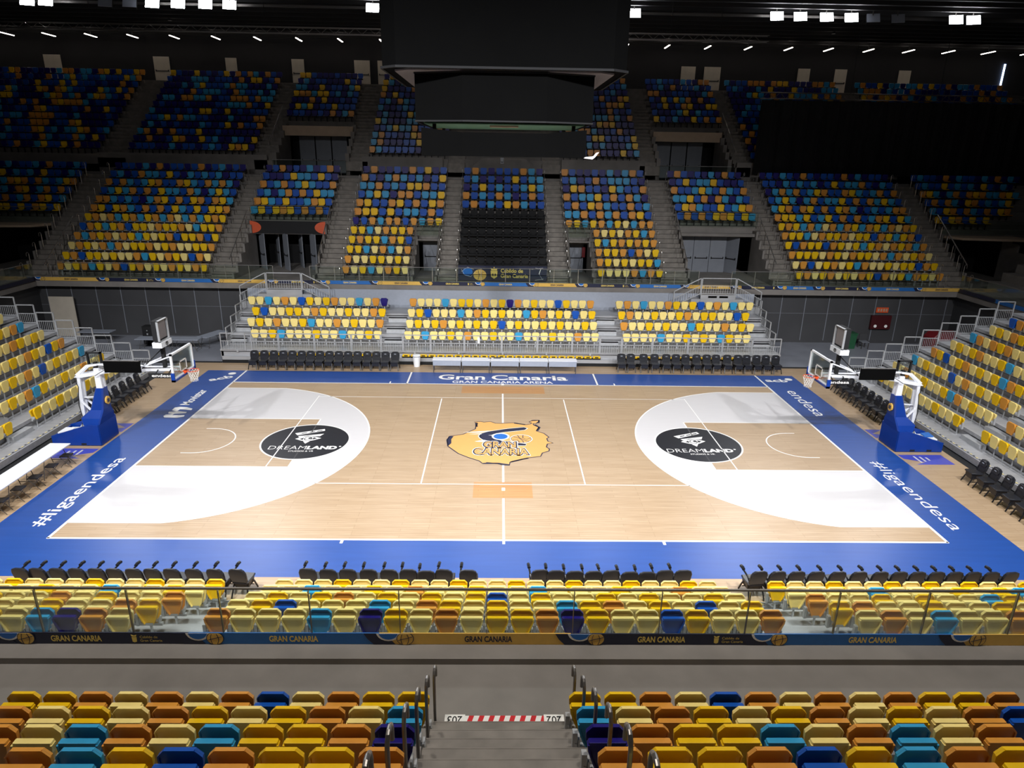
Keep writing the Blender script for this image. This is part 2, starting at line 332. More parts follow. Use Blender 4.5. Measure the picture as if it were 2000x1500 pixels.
for dz, off, mi, gr in ((Z6+.002, .1, 2, .09), (Z6+.004, .075, 1, .055), (Z6+.006, .02, 0, 0)):
    text('GRAN', b, (-.79-gr, -.5-gr, dz), (1, 0, 0), (0, 1, 0), 1.32+2*gr, .58+2*gr, mi, off); text('CANARIA', b, (-1.17-gr, -1.21-gr, dz), (1, 0, 0), (0, 1, 0), 2.2+2*gr, .6+2*gr, mi, off)
part('centre_emblem', b, ['decal_gold', 'decal_navy', 'line_white', 'decal_sky'], court, label='yellow island emblem with ball logo and GRAN CANARIA lettering')
# free throw circles
def dream(s):
    b = MB(); cx = s*8.2; flat(b, ell(cx, 0, 1.745, 1.745, 60), Z4)
    ox = 0 if s < 0 else 16.23; dy = 0.0
    def T(l): return [(p[0]+ox, p[1]+dy) for p in l]
    z = Z5
    flat(b, T([(-8.87, .81), (-7.73, 1.31), (-7.67, 1.11), (-8.71, .59)]), z, 1)
    for i in range(3):
        x = -8.62+i*.3; yb = .73+i*.13; flat(b, T([(x, yb), (x+.22, yb+.1), (x+.26, yb+.2), (x+.05, yb+.11)]), z+.0006, 0)
    flat(b, T([(-8.65, .5), (-7.63, .78), (-7.74, .5), (-8.28, .54), (-8.58, .36)]), z, 1)
    flat(b, T([(-8.7, .21), (-8.48, .42), (-8.16, .5), (-7.9, .45), (-7.63, .3), (-7.95, .05), (-8.15, -.02), (-8.4, .03)]), z+.0003, 1)
    flat(b, T([(-8.52, .21), (-8.36, .34), (-8.36, .1)]), z+.0008, 0); flat(b, T([(-7.8, .28), (-7.97, .4), (-7.97, .14)]), z+.0008, 0)
    flat(b, ell(-8.16+ox, .24, .17, .19, 24), z+.001, 0); flat(b, ell(-8.16+ox, .24, .13, .15, 24), z+.0014, 1); flat(b, ell(-8.1+ox, .28, .07, .08, 16), z+.0018, 0)
    flat(b, T([(-8.31, -.02), (-8.02, .01), (-8.15, -.27)]), z, 1)
    text('DREAM', b, (-9.5+ox, -.86, z), (1, .02, 0), (0, 1, 0), 1.5, .34, 1, -.012)
    text('LAND', b, (-7.96+ox, -.83, z), (1, .02, 0), (0, 1, 0), 1.2, .33, 1, .05)
    text('STUDIOS & VR', b, (-8.62+ox, -1.08, z), (1, .02, 0), (0, 1, 0), 1.0, .12, 1, .01); flat(b, ell(-6.66+ox, -.52, .05, .05, 12), z, 1)
    ring(b, [(s*8.2, 1.7), (s*8.2, .9)], .05, z, 2, closed=False); ring(b, [(s*8.2, -1.1), (s*8.2, -1.7)], .05, z, 2, closed=False)
    part('free_throw_circle', b, ['decal_black', 'line_white', 'panel_dark'], court)
dream(-1); dream(1)
# border lettering
z = Z3
def letter(nm, mk, lb=None):
    b = MB(); mk(b); part(nm, b, 'line_white', court, label=lb)
letter('sponsor_lettering', lambda b: text('#ligaendesa', b, (-14.5, -6.85, z), (0, 1, 0), (-1, 0, 0), 5.1, .62, 0, .006))
def mov(b):
    text('Movistar', b, (-14.78, 4.1, z), (0, 1, 0), (-1, 0, 0), 2.15, .46, 0, .02)
    flat(b, [(-14.38, 2.62), (-14.62, 2.46), (-15.2, 2.5), (-15.32, 2.66), (-15.3, 2.85), (-15.02, 2.9), (-15.26, 3.0), (-15.32, 3.2), (-15.02, 3.25), (-15.28, 3.4), (-15.3, 3.75), (-15.1, 3.85), (-14.75, 3.8), (-14.42, 3.62), (-14.4, 3.42), (-14.95, 3.52), (-14.98, 3.3), (-14.5, 3.2), (-14.48, 3.05), (-14.95, 2.95), (-14.98, 2.78), (-14.42, 2.8)], z)
letter('sponsor_lettering', mov)
def acb(b, o, d, u, dot):
    text('acb', b, o, d, u, 1.2, .5, 0, .03); flat(b, ell(dot[0], dot[1], .2, .2, 20), z)
letter('league_lettering', lambda b: acb(b, (-15.25, 7.6, z), (.82, .57, 0), (-.57, .82, 0), (-14.6, 8.95)))
letter('league_lettering', lambda b: acb(b, (14.28, 8.4, z), (1, -.03, 0), (.03, 1, 0), (15.65, 8.85)))
letter('sponsor_lettering', lambda b: text('endesa', b, (14.72, 6.95, z), (0, -1, 0), (1, 0, 0), 3.6, .6, 0, 0))
letter('sponsor_lettering', lambda b: text('#ligaendesa', b, (14.5, -1.6, z), (0, -1, 0), (1, 0, 0), 5.2, .62, 0, -.004))
letter('club_lettering', lambda b: text('Gran', b, (-3.45, 8.27, z), (1, 0, 0), (0, 1, 0), 2.5, .86, 0, .022))
letter('club_lettering', lambda b: text('Canaria', b, (-.6, 8.27, z), (1, 0, 0), (0, 1, 0), 4.1, .86, 0, .022))
letter('arena_lettering', lambda b: text('GRAN CANARIA ARENA', b, (-2.66, 7.72, z), (1, 0, 0), (0, 1, 0), 5.33, .38, 0, .02))
for s in (-1, 1):
    b = MB(); q = [(16.16, -.92), (17.95, -.9), (17.98, -1.82), (16.4, -1.84), (16.9, -1.6), (16.2, -1.3)]
    flat(b, [(s*p[0], p[1]) for p in (q if s > 0 else q[::-1])], Z1)
    for i in range(3): rect(b, *sorted((s*(16.7+i*.22), s*(16.78+i*.22))), -1.65+.1*i, -1.05-.05*i, Z2, 1)
    part('purple_floor_print', b, ['decal_purple', 'court_white'], court)
    b = MB(); q = [(16.18, 1.78), (16.95, 1.75), (16.3, 1.3), (16.9, 1.1), (16.2, .8)]; flat(b, [(s*p[0], p[1]) for p in (q if s > 0 else q[::-1])], Z1); part('purple_floor_print', b, 'decal_purple', court)
# dark edge strip between the parquet and the hall floor
for x0, x1, lb in ((-23, -16.0, 'left'), (16.0, 24, 'right')):
    solo('floor_ramp', MB().prism([(10.95, -.06), (10.95, .0), (11.35, -.05), (11.35, -.06)], 'x', x0, x1), 'black_matte', 'flat black edge ramp along the court floor, far %s corner' % lb, 'ramp')

# ------------------------------------------------------------------ stadium seats
PANO = [(-.12, .39), (.12, .39), (.175, .52), (.215, .72), (.218, .80), (.150, .875), (-.150, .875), (-.218, .80), (-.215, .72), (-.175, .52)]
def seat_pan_mb():
    b = MB(); b.prism(PANO, 'y', -.10, -.145, 0, .012)
    n = len(PANO)
    for i in range(1, n): p, q = PANO[i], PANO[(i+1) % n]; b.bar((p[0]*.97, -.097, p[1]-.008), (q[0]*.97, -.097, q[1]-.008), .02, .02)
    return b
def seat_back_mb():
    b = MB()
    b.prism([(-.10, .40), (.10, .40), (.15, .50), (.215, .70), (.222, .78), (.18, .795), (-.18, .795), (-.222, .78), (-.215, .70), (-.15, .50)], 'y', .03, .0, 0, .01)
    b.prism([(-.222, .76), (.222, .76), (.205, .805), (-.205, .805)], 'y', .062, -.01, 0, .01)
    for s in (-1, 1): b.prism([(s*.10, .40), (s*.15, .50), (s*.215, .70), (s*.222, .78), (s*.2, .78), (s*.195, .70), (s*.13, .5), (s*.085, .40)], 'y', .075, .0, 0)
    return b
def seat_bracket_mb(concrete=False):
    b = MB(); b.box(.215, .275, -.03, .05, .0 if concrete else .34, .62); b.box(-.25, .25, -.03, .03, .34, .40)
    for s in (-1, 1): b.prism([(-.05, .40), (.05, .40), (.05, .52), (-.08, .52), (-.1, .47)], 'x', s*.19-.012, s*.19+.012)
    if concrete:
        for s in (-1, 1): b.box(s*.232-.014, s*.232+.014, -.06, .06, .0, .46)
    else:
        b.box(-.018, .018, -.02, .02, .0, .36)
    return b
def compact(pan_mb):
    b = MB(); b.merge(seat_pan_mb(), Matrix()); b.merge(seat_back_mb(), Matrix())
    br = MB().box(-.25, .25, -.03, .03, .34, .40)
    for s in (-1, 1): br.box(s*.2-.015, s*.2+.015, -.06, .05, .36, .52)
    br.box(-.03, .03, -.03, .03, 0, .36); b.merge(br, Matrix(), {0: 1}); return b
def bucket_mb():
    b = MB(); o = [(-.12, .44), (.12, .44), (.18, .48), (.215, .56), (.225, .80), (.19, .86), (-.19, .86), (-.225, .80), (-.215, .56), (-.18, .48)]
    b.prism(o, 'y', .02, -.01, 0, .008)
    for i in range(len(o)):
        p, q = o[i], o[(i+1) % len(o)]; b.bar((p[0], -.03, p[1]), (q[0], -.03, q[1]), .03, .05)
    b.prism([(-.17, -.02), (-.2, -.30), (-.15, -.36), (.15, -.36), (.2, -.30), (.17, -.02)], 'z', .42, .46, 0, .01)
    b.box(-.2, .2, -.3, .0, .36, .42, 1); b.box(-.03, .03, -.1, .0, 0, .36, 1); return b
PAN = {}; BACK = {}; COMP = {}; BUCK = {}
_p, _b, _c, _k = seat_pan_mb(), seat_back_mb(), compact(None), bucket_mb()
for k_ in SEATC:
    PAN[k_] = _p.mesh('seat_pan', ['seat'+k_]); BACK[k_] = _b.mesh('backrest', ['seat'+k_])
    COMP[k_] = _c.mesh('tip_up_seat', ['seat'+k_, 'steel_dark']); BUCK[k_] = _k.mesh('bucket_seat', ['seat'+k_, 'black_matte'])
BRC = seat_bracket_mb().mesh('seat_bracket', ['galv']); BRCC = seat_bracket_mb(True).mesh('seat_bracket', ['galv'])
SEEN = set()
def uniq(lb):
    assert lb not in SEEN, lb
    SEEN.add(lb); return lb
SEATS = []
def seat(c, loc, rz, label, group, conc=False):
    SEATS.append(('tip_up_seat' if conc else 'stand_seat', c, loc, rz, label, group, conc, True))
def seat1(c, loc, rz, label, group, bucket=False):
    SEATS.append(('bucket_seat' if bucket else ('tip_up_seat' if 'concrete' in group else 'stand_seat'), c, loc, rz, label, group, True, False))
def in_view(loc, mg=10):
    d = Vector(loc)+Vector((0, 0, .7))-Vector((CX, CY, CZ)); z = d.dot(fw)
    u = 1000+F*d.dot(R_)/z; v = 750-F*d.dot(U_)/z
    return z > 0 and -mg < u < 2000+mg and -mg < v < 1500+mg
def S(s): return s.replace(' ', '')
SZ = lambda k: .3+.46*k; SY = lambda k: 11.4+.89*k
# ---- near retractable stand (rows 0..4 from court)
NM = ['YCCYCCYCCYCCYCCYCCYCCYC', 'CCSCCYCOCCYCCSCCCYCCOCC', 'CYCYOCYCYCYBCYCCYCYCCYC', 'CYBCCCSCOYCYCCSYOCYCBCY', 'OCCCSCNYCOCYYONYCCBYCCO']
NM[0] = 'CCCYCCYCCYCCYCCYCCYCCYC'
NL = ['YCCYCCYCCCY'.join(['', '']) , '', '', '', '']
NL = ['CCYCCCYCCYCCYCCCYCCYCCY', 'YCCSCCYCCCCYCCSCCYC', 'CYCCYCCOCCOCYCCO', 'CYOCCYCCYCYCCOY', 'CYCCOCCYCCSNOC']
NL[0] = 'CYCC'+'YCCCYCCYCCY'; NL[1] = 'CCYC'+'CCYCCSCCYC'; NL[2] = 'CYOCC'+'YCCOCYCCO'; NL[3] = 'CCYOC'+'CCYCCOY'; NL[4] = 'YCCOC'+'YCSNOC'
NR = ['YCCYCCYCYCYCC'+'YCC', 'CCCCSCCCYCYSC'+'CY', 'OCCYCYCCSY'+'CCOC', 'YOCCYCCY'+'CBCC', 'COCSCCO'+'YCC']
for k in range(5):
    y, z0 = -SY(k), SZ(k)
    for i, c in enumerate(NM[k]):
        seat(c, (-5.55+i*.4873, y, z0), PI, '%s seat in near stand middle block, %s row from court, %s from left' % (SEATC[c][0], ORD[k+1], ORD[i+1]), 'tip-up seats of the near retractable stand')
    n = len(NL[k])
    for i, c in enumerate(reversed(NL[k])):
        seat(c, (-7.26-.035*k-i*.5, y, z0), PI, '%s seat in near stand left block, %s row from court, %s from aisle' % (SEATC[c][0], ORD[k+1], ORD[i+1]), 'tip-up seats of the near retractable stand')
    for i, c in enumerate(NR[k]):
        seat(c, (6.93+.035*k+i*.5, y, z0), PI, '%s seat in near stand right block, %s row from court, %s from aisle' % (SEATC[c][0], ORD[k+1], ORD[i+1]), 'tip-up seats of the near retractable stand')
# ---- far retractable stand
TL = ['CCYSCCCYCCSCCYC', 'CYCOCCYSCCOCYCCO', 'YBCCYYCOYCCYCCOY', 'CCSCOCBYCYOCCSCON']
TM = ['CCSCCYCOCCYCCSCCCYCCOCC', 'CYCYOCYCYCYBCYCCYCYCCYC', 'CYBCCCSCOYCYCCSYOCYCBCY', 'OCCCSCYYCOCYNOCYCCBYCCO']
TR = ['CCCCSCCYCYCSYCC', 'OCCYCYCCSYCCOCYC', 'YOCCYCCYOCYYCCBY', 'COCSCCOYCYBCOCSCC']
for k in range(1, 5):
    y, z0 = SY(k), SZ(k)
    for nm, rows, xs, xe in (('left', TL, (-14.35, -14.82, -14.81, -15.31), -7.27), ('middle', TM, (-5.5,)*4, 5.39), ('right', TR, (7.25, 7.22, 7.2, 7.18), None)):
        r = rows[k-1]; x0 = xs[k-1]; n = len(r); x1 = xe if xe else (14.32, 14.79, 14.76, 15.27)[k-1]
        for i, c in enumerate(r):
            seat1(c, (x0+(x1-x0)*i/(n-1), y, z0), 0, '%s seat in far stand %s block, %s row up, %s from left' % (SEATC[c][0], nm, ORD[k], ORD[i+1]), 'tip-up seats of the far retractable stand')
# stowed front row under the far platform
stow = MB(); stow.prism([(-.21, 0), (.21, 0), (.19, .1), (-.19, .1)], 'y', -.04, .16, 0, .01); stow.box(-.24, .24, .05, .11, -.1, 0, 1); stow.box(-.1, .1, -.05, -.04, .02, .08, 1)
stm = stow.mesh('stowed_seat', ['seatY', 'black_matte'])
for i in range(23):
    link('stowed_seat', stm, None, (-5.5+i*.4945, 11.0, .46), 0, 'yellow folded seat stowed under the far stand platform, behind the scorers tables', 'seat', 'stowed front row seats of the far stand')
for sx in (-1, 1):
    for i in range(14): link('stowed_seat', stm, None, (sx*(7.3+i*.5), 11.0, .46), 0, 'yellow folded seat stowed under the far stand platform, behind black chairs at %s' % ('left' if sx < 0 else 'right'), 'stowed seats behind the %s chairs' % ('left' if sx < 0 else 'right'))
for o in list(COL.objects):
    if o.name.startswith('stowed_seat'):
        o['category'] = 'seat'
        if 'group' not in o: o['group'] = 'stowed front row seats behind the black chairs'

# ------------------------------------------------------------------ guard rail panels (open top, balusters below)
def rail_mb(p, q, z0, h=1.0, zq=None, nb=10, mid=.55, low=.06):
    """frame between two floor points, following a slope if zq given"""
    p = Vector((p[0], p[1], z0)); q = Vector((q[0], q[1], z0 if zq is None else zq)); f = MB(); g = MB(); u = Vector((0, 0, 1))
    for a in (p, q): f.bar(a, a+u*h, .05)
    f.bar(p+u*h, q+u*h, .05); f.bar(p+u*mid, q+u*mid, .035); f.bar(p+u*low, q+u*low, .04)
    for i in range(1, nb):
        a = p.lerp(q, i/nb); g.bar(a+u*low, a+u*mid, .018)
    return f, g
def rail(p, q, z0, label, group=None, m='galv', **kw):
    f, g = rail_mb(p, q, z0, **kw); o = solo('guard_rail_panel', f, m, uniq(label), 'railing', group); part('balusters', g, m, o); return o
XP = [-15.92, -14.5, -14.2, -12.65, -10.64, -8.56, -6.89, -5.65, -4.09, -2.18, -0.06, 1.97, 3.95, 5.53, 6.78, 8.54, 10.58, 12.55, 14.25, 15.93]
n = 0
for i in range(len(XP)-1):
    a, c = XP[i]+.03, XP[i+1]-.03
    if c-a < .4: continue
    n += 1; rail((a, 11.035), (c, 11.035), .70, 'grey front rail panel of far retractable stand, %s from left' % ORD[n], 'front rail panels of the far stand', nb=int((c-a)/.14)+1)
for s, nm in ((-1, 'left'), (1, 'right')):
    for k in range(1, 5):
        rail((s*15.93, SY(k)-.28), (s*15.93, SY(k)+.52), SZ(k), 'grey stepped end rail of far retractable stand, %s side, %s step up' % (nm, ORD[k]), 'end rails of the far stand', nb=5)
    for k in range(9):
        x0 = s*(18.79+.925*k); x1 = s*(18.79+.925*(k+1)-.05)
        rail((x0, 8.8), (x1, 8.8), .3+.395*k, 'grey stepped end rail of the %s side stand, %s step up from court' % (nm, ORD[k+1]), 'end rails of the side stands', nb=9)
# access bridges from the balcony gates
for s, nm in ((-1, 'left'), (1, 'right')):
    cx = -13.5 if s < 0 else 13.45
    t = thing('access_stair', 'grey metal stair bridging far retractable stand to balcony, %s gate' % nm, 'stairs', (cx, 0, 0))
    b = MB(); b.box(-1.1, 1.1, 15.55, 16.15, 3.25, 3.33); b.box(-1.1, 1.1, 15.5, 15.55, 2.15, 3.33)
    for sg in (-1, 1):
        for i in range(3): 
            xa, xb = sg*(1.1+.55*i), sg*(1.1+.55*(i+1)); b.box(min(xa, xb), max(xa, xb), 15.55, 16.15, 2.15, 3.05-.24*i)
    part('stair_flight', b, 'alu', t)
    f, g = rail_mb((-1.05, 15.6), (1.05, 15.6), 3.33, h=1.02, nb=14); part('landing_rail', f, 'galv', t); part('balusters', g, 'galv', t)
    for sg in (-1, 1):
        f, g = rail_mb((sg*1.12, 15.6), (sg*2.75, 15.6), 3.33, h=1.02, zq=2.5, nb=11); part('sloping_rail', f, 'galv', t); part('balusters', g, 'galv', t)
    if s > 0:
        b = MB().box(-1.0, 1.0, 15.52, 15.55, 3.12, 3.28); 
        for i in (-.62, .08): b.box(i, i+.55, 15.5, 15.52, 3.14, 3.26, 1)
        part('warning_strip', b, ['amber', 'black_matte'], t)

# ------------------------------------------------------------------ retractable stand platforms
AGAP = [(-16.0, -15.0 if False else -15.6)]
def tele(sy, nm):
    t = thing('retractable_stand', 'grey aluminium retractable stand on the %s long side of the court' % nm, 'stand', (0, 0, 0))
    for k in range(5):
        if sy > 0 and k == 0:
            b = MB().box(-15.9, 15.9, 11.0, 11.5, .1, .36); b.box(-15.9, 15.9, 10.96, 11.0, -.05, .16, 1); part('base_step', b, ['alu', 'black_matte'], t); continue
        y0 = (11.1 if (sy > 0 and k == 1) else SY(k)-.42); y1 = SY(k)+.75
        if k == 4: y1 = 16.3
        b = MB(); ya, yb = sorted((sy*y0, sy*y1)); X = 16.0 if sy > 0 else 17.2
        b.box(-X, X, ya, yb, SZ(k)-.07, SZ(k)); fy = sorted((sy*y0, sy*(y0-.03)))
        b.box(-X, X, fy[0], fy[1], SZ(k)-.11, SZ(k)+.0)
        if k > 0: 
            ra = sorted((sy*(y0+.04), sy*(y0+.07))); b.box(-X, X, ra[0], ra[1], SZ(k-1), SZ(k)-.14, 0); ra = sorted((sy*(y0+.02), sy*(y0+.06))); b.box(-X, X, ra[0], ra[1], SZ(k)-.16, SZ(k)-.11, 1)
        part('deck', b, ['alu', 'black_matte'], t)
        if k > (1 if sy > 0 else 0):
            al = [(-6.95, -5.85), (5.75, 6.85)]+([(-15.9, -15.0), (14.9, 15.9)] if sy > 0 else [])
            for a, c in al:
                b = MB(); st = sorted((sy*(y0-.3), sy*(y0-.03))); b.box(a, c, st[0], st[1], SZ(k-1), SZ(k)-.23); b.box(a, c, st[0]-.01, st[1]+.01, SZ(k)-.25, SZ(k)-.23); part('aisle_step', b, 'galv', t)
    if sy > 0:
        b = MB().box(-16, 16, 16.2, 16.25, 2.14, 3.28); part('back_panel', b, 'table_grey', t)
        b = MB()
        for s in (-1, 1): b.prism([(11.1, -.05), (11.25, -.05), (11.5, .7), (11.1, .7)], 'x', s*15.9-.05, s*15.9+.05); b.box(*sorted((s*15.85, s*15.95)), 11.1, 16.2, .3, .74)
        part('end_support', b, 'black_matte', t)
        b = MB()
        for i in range(13): b.prism([(11.0, .62), (11.08, .76), (11.0, .76)], 'x', -15+i*2.5-.05, -15+i*2.5+.05)
        part('bracket', b, 'galv', t)
    else:
        b = MB().box(-17.2, 17.2, -11.0, -10.97, -.05, .3); part('base_skirt', b, 'black_matte', t)
        b = MB()
        for s, lo, hi in ((-1, -6.95, -5.85), (1, 5.75, 6.85)):
            for i in range(9): b.prism([(lo+i*.125, -11.06), (lo+.07+i*.125, -11.06), (lo+.03+i*.125, -11.0), (lo-.04+i*.125, -11.0)], 'z', .301, .306)
        part('hazard_tape', b, 'amber', t)
tele(1, 'far'); tele(-1, 'near')
def side_stand(s, nm):
    t = thing('retractable_stand', 'grey aluminium retractable stand behind the %s basket' % nm, 'stand', (0, 0, 0))
    for k in range(11):
        x0 = 18.79+.925*k; x1 = x0+1.05; z = .3+.395*k; b = MB(); xa, xb = sorted((s*x0, s*x1))
        b.box(xa, xb, -16, 8.85, z-.07, z); xa, xb = sorted((s*x0, s*(x0-.03))); b.box(xa, xb, -16, 8.85, z-.15, z)
        xa, xb = sorted((s*(x0+.05), s*(x0+.08))); b.box(xa, xb, -16, 8.8, z-.4, z-.2, 0); b.box(xa, xb, -16, 8.8, z-.2, z-.15, 1)
        part('deck', b, ['alu', 'black_matte'], t)
        if k > 0:
            xa, xb = sorted((s*(x0-.33), s*(x0-.03)))
            for ya, yb in ((-1.0, .15), (7.45, 8.6)): part('aisle_step', MB().box(xa, xb, ya, yb, z-.395, z-.2), 'galv', t)
    b = MB(); xa, xb = sorted((s*18.7, s*18.76)); b.box(xa, xb, -16, 8.85, .02, .27); part('front_skirt', b, 'alu', t)
    b = MB(); xa, xb = sorted((s*18.32, s*18.7)); b.box(xa, xb, -16, 8.8, -.06, -.02); part('base_track', b, 'black_matte', t)
    b = MB()
    for i in range(120): 
        y = -13+i*.18; xa, xb = sorted((s*18.765, s*18.82)); b.box(xa, xb, y, y+.09, .3, .305, i % 2)
    part('hazard_tape', b, ['amber', 'black_matte'], t)
    b = MB(); xa, xb = sorted((s*18.8, s*28.9)); b.prism([(xa, 0), (xb, 0), (xb, 4.1 if s > 0 else .2), (xa, .2 if s > 0 else 4.1)], 'y', 8.86, 8.9); part('end_skirt', b, 'black_matte', t)
side_stand(-1, 'left'); side_stand(1, 'right')
def side_seats(s, nm, rows, gap0):
    for k, r in enumerate(rows):
        x = s*(19.5+.925*k); z0 = .3+.395*k; y = 7.1; j = 0
        for c in r:
            if c == '|': y = gap0; continue
            if c != ' ':
                j += 1
                seat(c, (x, y, z0), s*-PI/2, '%s seat in %s side stand, %s row up, %s from far end' % (SEATC[c][0], nm, ORD[k+1], ORD[j]), 'tip-up seats of the %s side stand' % nm)
            y -= .5
side_seats(-1, 'left', ['YCCYCCYCCCYCCY|YCCY', 'YCCOCCYCCYSOCYCC|CYOC', 'SCYCYCBCOCYCC|CYCO', 'OYBCYOCYCCYC', 'CYCYOCCCYCO', 'SOCYCYCCO', 'CYCOCYCC', 'BOCYCO', 'CYOC'], -1.15)
side_seats(1, 'right', ['CYCCYCCYCCYCCY|YCYCCYCC', 'CCOCCYCCYSOCYCC|OCYCCYC', 'SCYCYCBCOCYCYOC|CYC', 'OYBCYOCYCYSOYCC', 'CYCYOCCYSCCYO', 'SOCOYOCCYC', 'CYCOYCCO', 'BOCYCO', 'YCOC'], -1.2)

# ------------------------------------------------------------------ concrete tiers
KY = lambda k: 18.35+.8*k; KZ = lambda k: 3.55+.55*k
def terrace(x0, x1, ks, sy=1, name='concrete_terrace', yo=0., zo=0., base=None, m='concrete'):
    b = MB()
    for k in ks:
        ya = KY(k)+yo-.4; yb = KY(max(ks))+yo+.4 if base is None else KY(k)+yo+.42
        a, c = sorted((sy*ya, sy*(ya+.86))); b.box(x0, x1, a, c, KZ(k)+zo-.75, KZ(k)+zo)
    return struct(name, b, m)
def steps(x0, x1, ks, sy=1, yo=0., zo=0.):
    b = MB()
    for k in ks:
        for h in (0, 1):
            ya = KY(k)+yo-.25+h*.4-.4; zt = KZ(k)+zo+(-.275 if h == 0 else 0)+0.0
            a, c = sorted((sy*ya, sy*(ya+.45))); b.box(x0, x1, a, c, zt-.7, zt)
    struct('concrete_steps', b, 'concrete_step')
# balcony walkways
for sy, nm in ((1, 'far'), (-1, 'near')):
    a, c = sorted((sy*16.42, sy*18.1)); b = MB().box(-31, 31, a, c, 3.2, 3.44); a, c = sorted((sy*16.42, sy*16.82)); b.box(-31, 31, a, c, 3.44, 3.555); struct('floor_balcony_'+nm, b, 'concrete')
for sx, nm in ((-1, 'left'), (1, 'right')):
    a, c = sorted((sx*29.15, sx*31)); struct('floor_balcony_'+nm, MB().box(a, c, -18, 16.42, 3.2, 3.5), 'concrete')
    a, c = sorted((sx*31, sx*46)); b = MB()
    for k in range(12): a, c = sorted((sx*(31+.8*k), sx*(31.9+.8*k))); b.box(a, c, -18, 17.5, KZ(k)-.75, KZ(k))
    struct('side_terrace_'+nm, b, 'concrete')
BL = {'A': (-29.0, -19.1), 'B': (-17.6, -12.2), 'C': (-10.4, -4.3), 'D': (-2.95, 2.95), 'E': (4.35, 10.5), 'F': (12.3, 17.9), 'G': (19.3, 29.2)}
terrace(-29.05, -19.1, range(12)); terrace(19.25, 29.2, range(12)); terrace(-2.95, 2.95, range(12))
terrace(-17.6, -12.2, range(6, 12)); terrace(12.3, 17.95, range(6, 12))
terrace(-10.45, -6.03, range(12)); terrace(-6.03, -4.3, range(5, 12)); terrace(6.08, 10.5, range(12)); terrace(4.35, 6.08, range(5, 12))
terrace(-46, -31, range(6, 12)); terrace(31, 46, range(6, 12))
for x0, x1 in ((-31, -29.05), (-19.1, -17.6), (-12.2, -10.45), (-4.3, -2.95), (2.95, 4.35), (10.5, 12.3), (17.95, 19.25), (29.2, 31)):
    steps(x0, x1, range(12))
# entrances cut into the lower tier
def opening(x0, x1, y1, zt, nm, hm='concrete'):
    for xx, sd in ((x0-.05, 'a'), (x1+.05, 'b')):
        b = MB()
        for k in range(int((y1-18)/.8)+1): yy = KY(k)-.4; b.box(xx-.07, xx+.07, yy, yy+.8, 3.4, KZ(k)+.28)
        struct('wall_entrance_'+nm+'_'+sd, b, 'concrete')
    struct('floor_entrance_'+nm, MB().box(x0, x1, 18.1, y1+3, 3.3, 3.49), 'concrete'); struct('trim_lintel_'+nm, MB().box(x0, x1, y1-.4, y1-.1, zt, KZ(int((y1-17.95)/.8))+.1), 'concrete'); struct('wall_entrance_back_'+nm, MB().box(x0, x1, y1+2.6, y1+2.7, 3.5, zt+.4), 'black_matte')
opening(-17.45, -12.35, 22.6, 5.95, 'far_left'); opening(12.45, 17.8, 22.6, 6.2, 'far_right')
opening(-5.9, -4.45, 21.6, 5.75, 'centre_left'); opening(4.5, 5.95, 21.6, 5.75, 'centre_right')
opening(-36, -31.1, 22.6, 6.2, 'corner_left'); opening(31.1, 36, 22.6, 6.2, 'corner_right')
for sx, nm in ((-1, 'left'), (1, 'right')):
    b = MB(); pts = [(sx*31.0, 22.2), (sx*36.0, 22.2), (sx*36.6, 19.8), (sx*31.6, 20.6)]
    b.prism(pts if sx > 0 else pts[::-1], 'z', 6.35, 6.5); struct('trim_slab_'+nm, b, 'header_beige')
# doors in entrances
def door(x, y, z0, w, h, label, rz=0, m='door_grey', grp=None, bar=True):
    t = thing('entrance_door', uniq(label), 'door', (x, y, z0), rz, grp)
    part('door_leaf', MB().box(0, w, -.03, .03, 0, h), m, t)
    if bar: b = MB().box(.12, w-.12, -.1, -.06, 1.0, 1.05); b.box(.12, .17, -.1, -.03, .98, 1.12); b.box(w-.17, w-.12, -.1, -.03, .98, 1.12); part('push_bar', b, 'black_matte', t)
    return t
for i, (x, y, rz) in enumerate(((-17.3, 22.0, -.95), (-16.5, 23.2, -1.1), (-15.5, 21.6, -1.0), (-14.8, 23.0, -1.1), (-13.6, 21.6, -1.0))):
    door(x, y+.9, 3.5, 1.15, 2.5, 'grey door leaf standing open in far left lower entrance, %s from left' % ORD[i+1], rz, grp='open doors of the far left entrance')
for i in range(3): door(12.7+i*1.18, 23.4, 3.5, 1.15, 2.6, 'grey double door leaf closed in far right lower entrance, %s from left' % ORD[i+1], grp='closed doors of the far right entrance')
door(16.3, 23.6, 3.5, 1.1, 2.6, 'grey door leaf half open in far right lower entrance', -1.0)
door(-5.65, 22.4, 3.5, 1.1, 2.2, 'grey door behind small entrance left of the black seats'); dr = door(4.6, 22.6, 3.5, 1.15, 2.3, 'grey door behind small entrance right of the black seats')
b = MB().box(.85, 1.05, -.1, -.04, 1.3, 2.0); solo('fire_extinguisher', MB().box(5.62, 5.84, 22.33, 22.5, 4.6, 5.3), 'red_paint', 'dark red extinguisher cabinet beside the small right entrance door', 'extinguisher')
# orange graphic boards over far left entrance
b = MB().box(-17.4, -12.4, 22.1, 22.16, 6.0, 6.85); 
for cx, a0, a1 in ((-17.55, -PI/2, PI/2), (-12.35, PI/2, 3*PI/2)):
    o = [(cx+.75*math.cos(a0+(a1-a0)*i/16), 6.42+.42*math.sin(a0+(a1-a0)*i/16)) for i in range(17)]; b.prism(o, 'y', 22.08, 22.1, 1)
solo('entrance_banner', b, ['black_matte', 'sign_red'], 'black banner with orange ball ends over the far left entrance', 'banner')
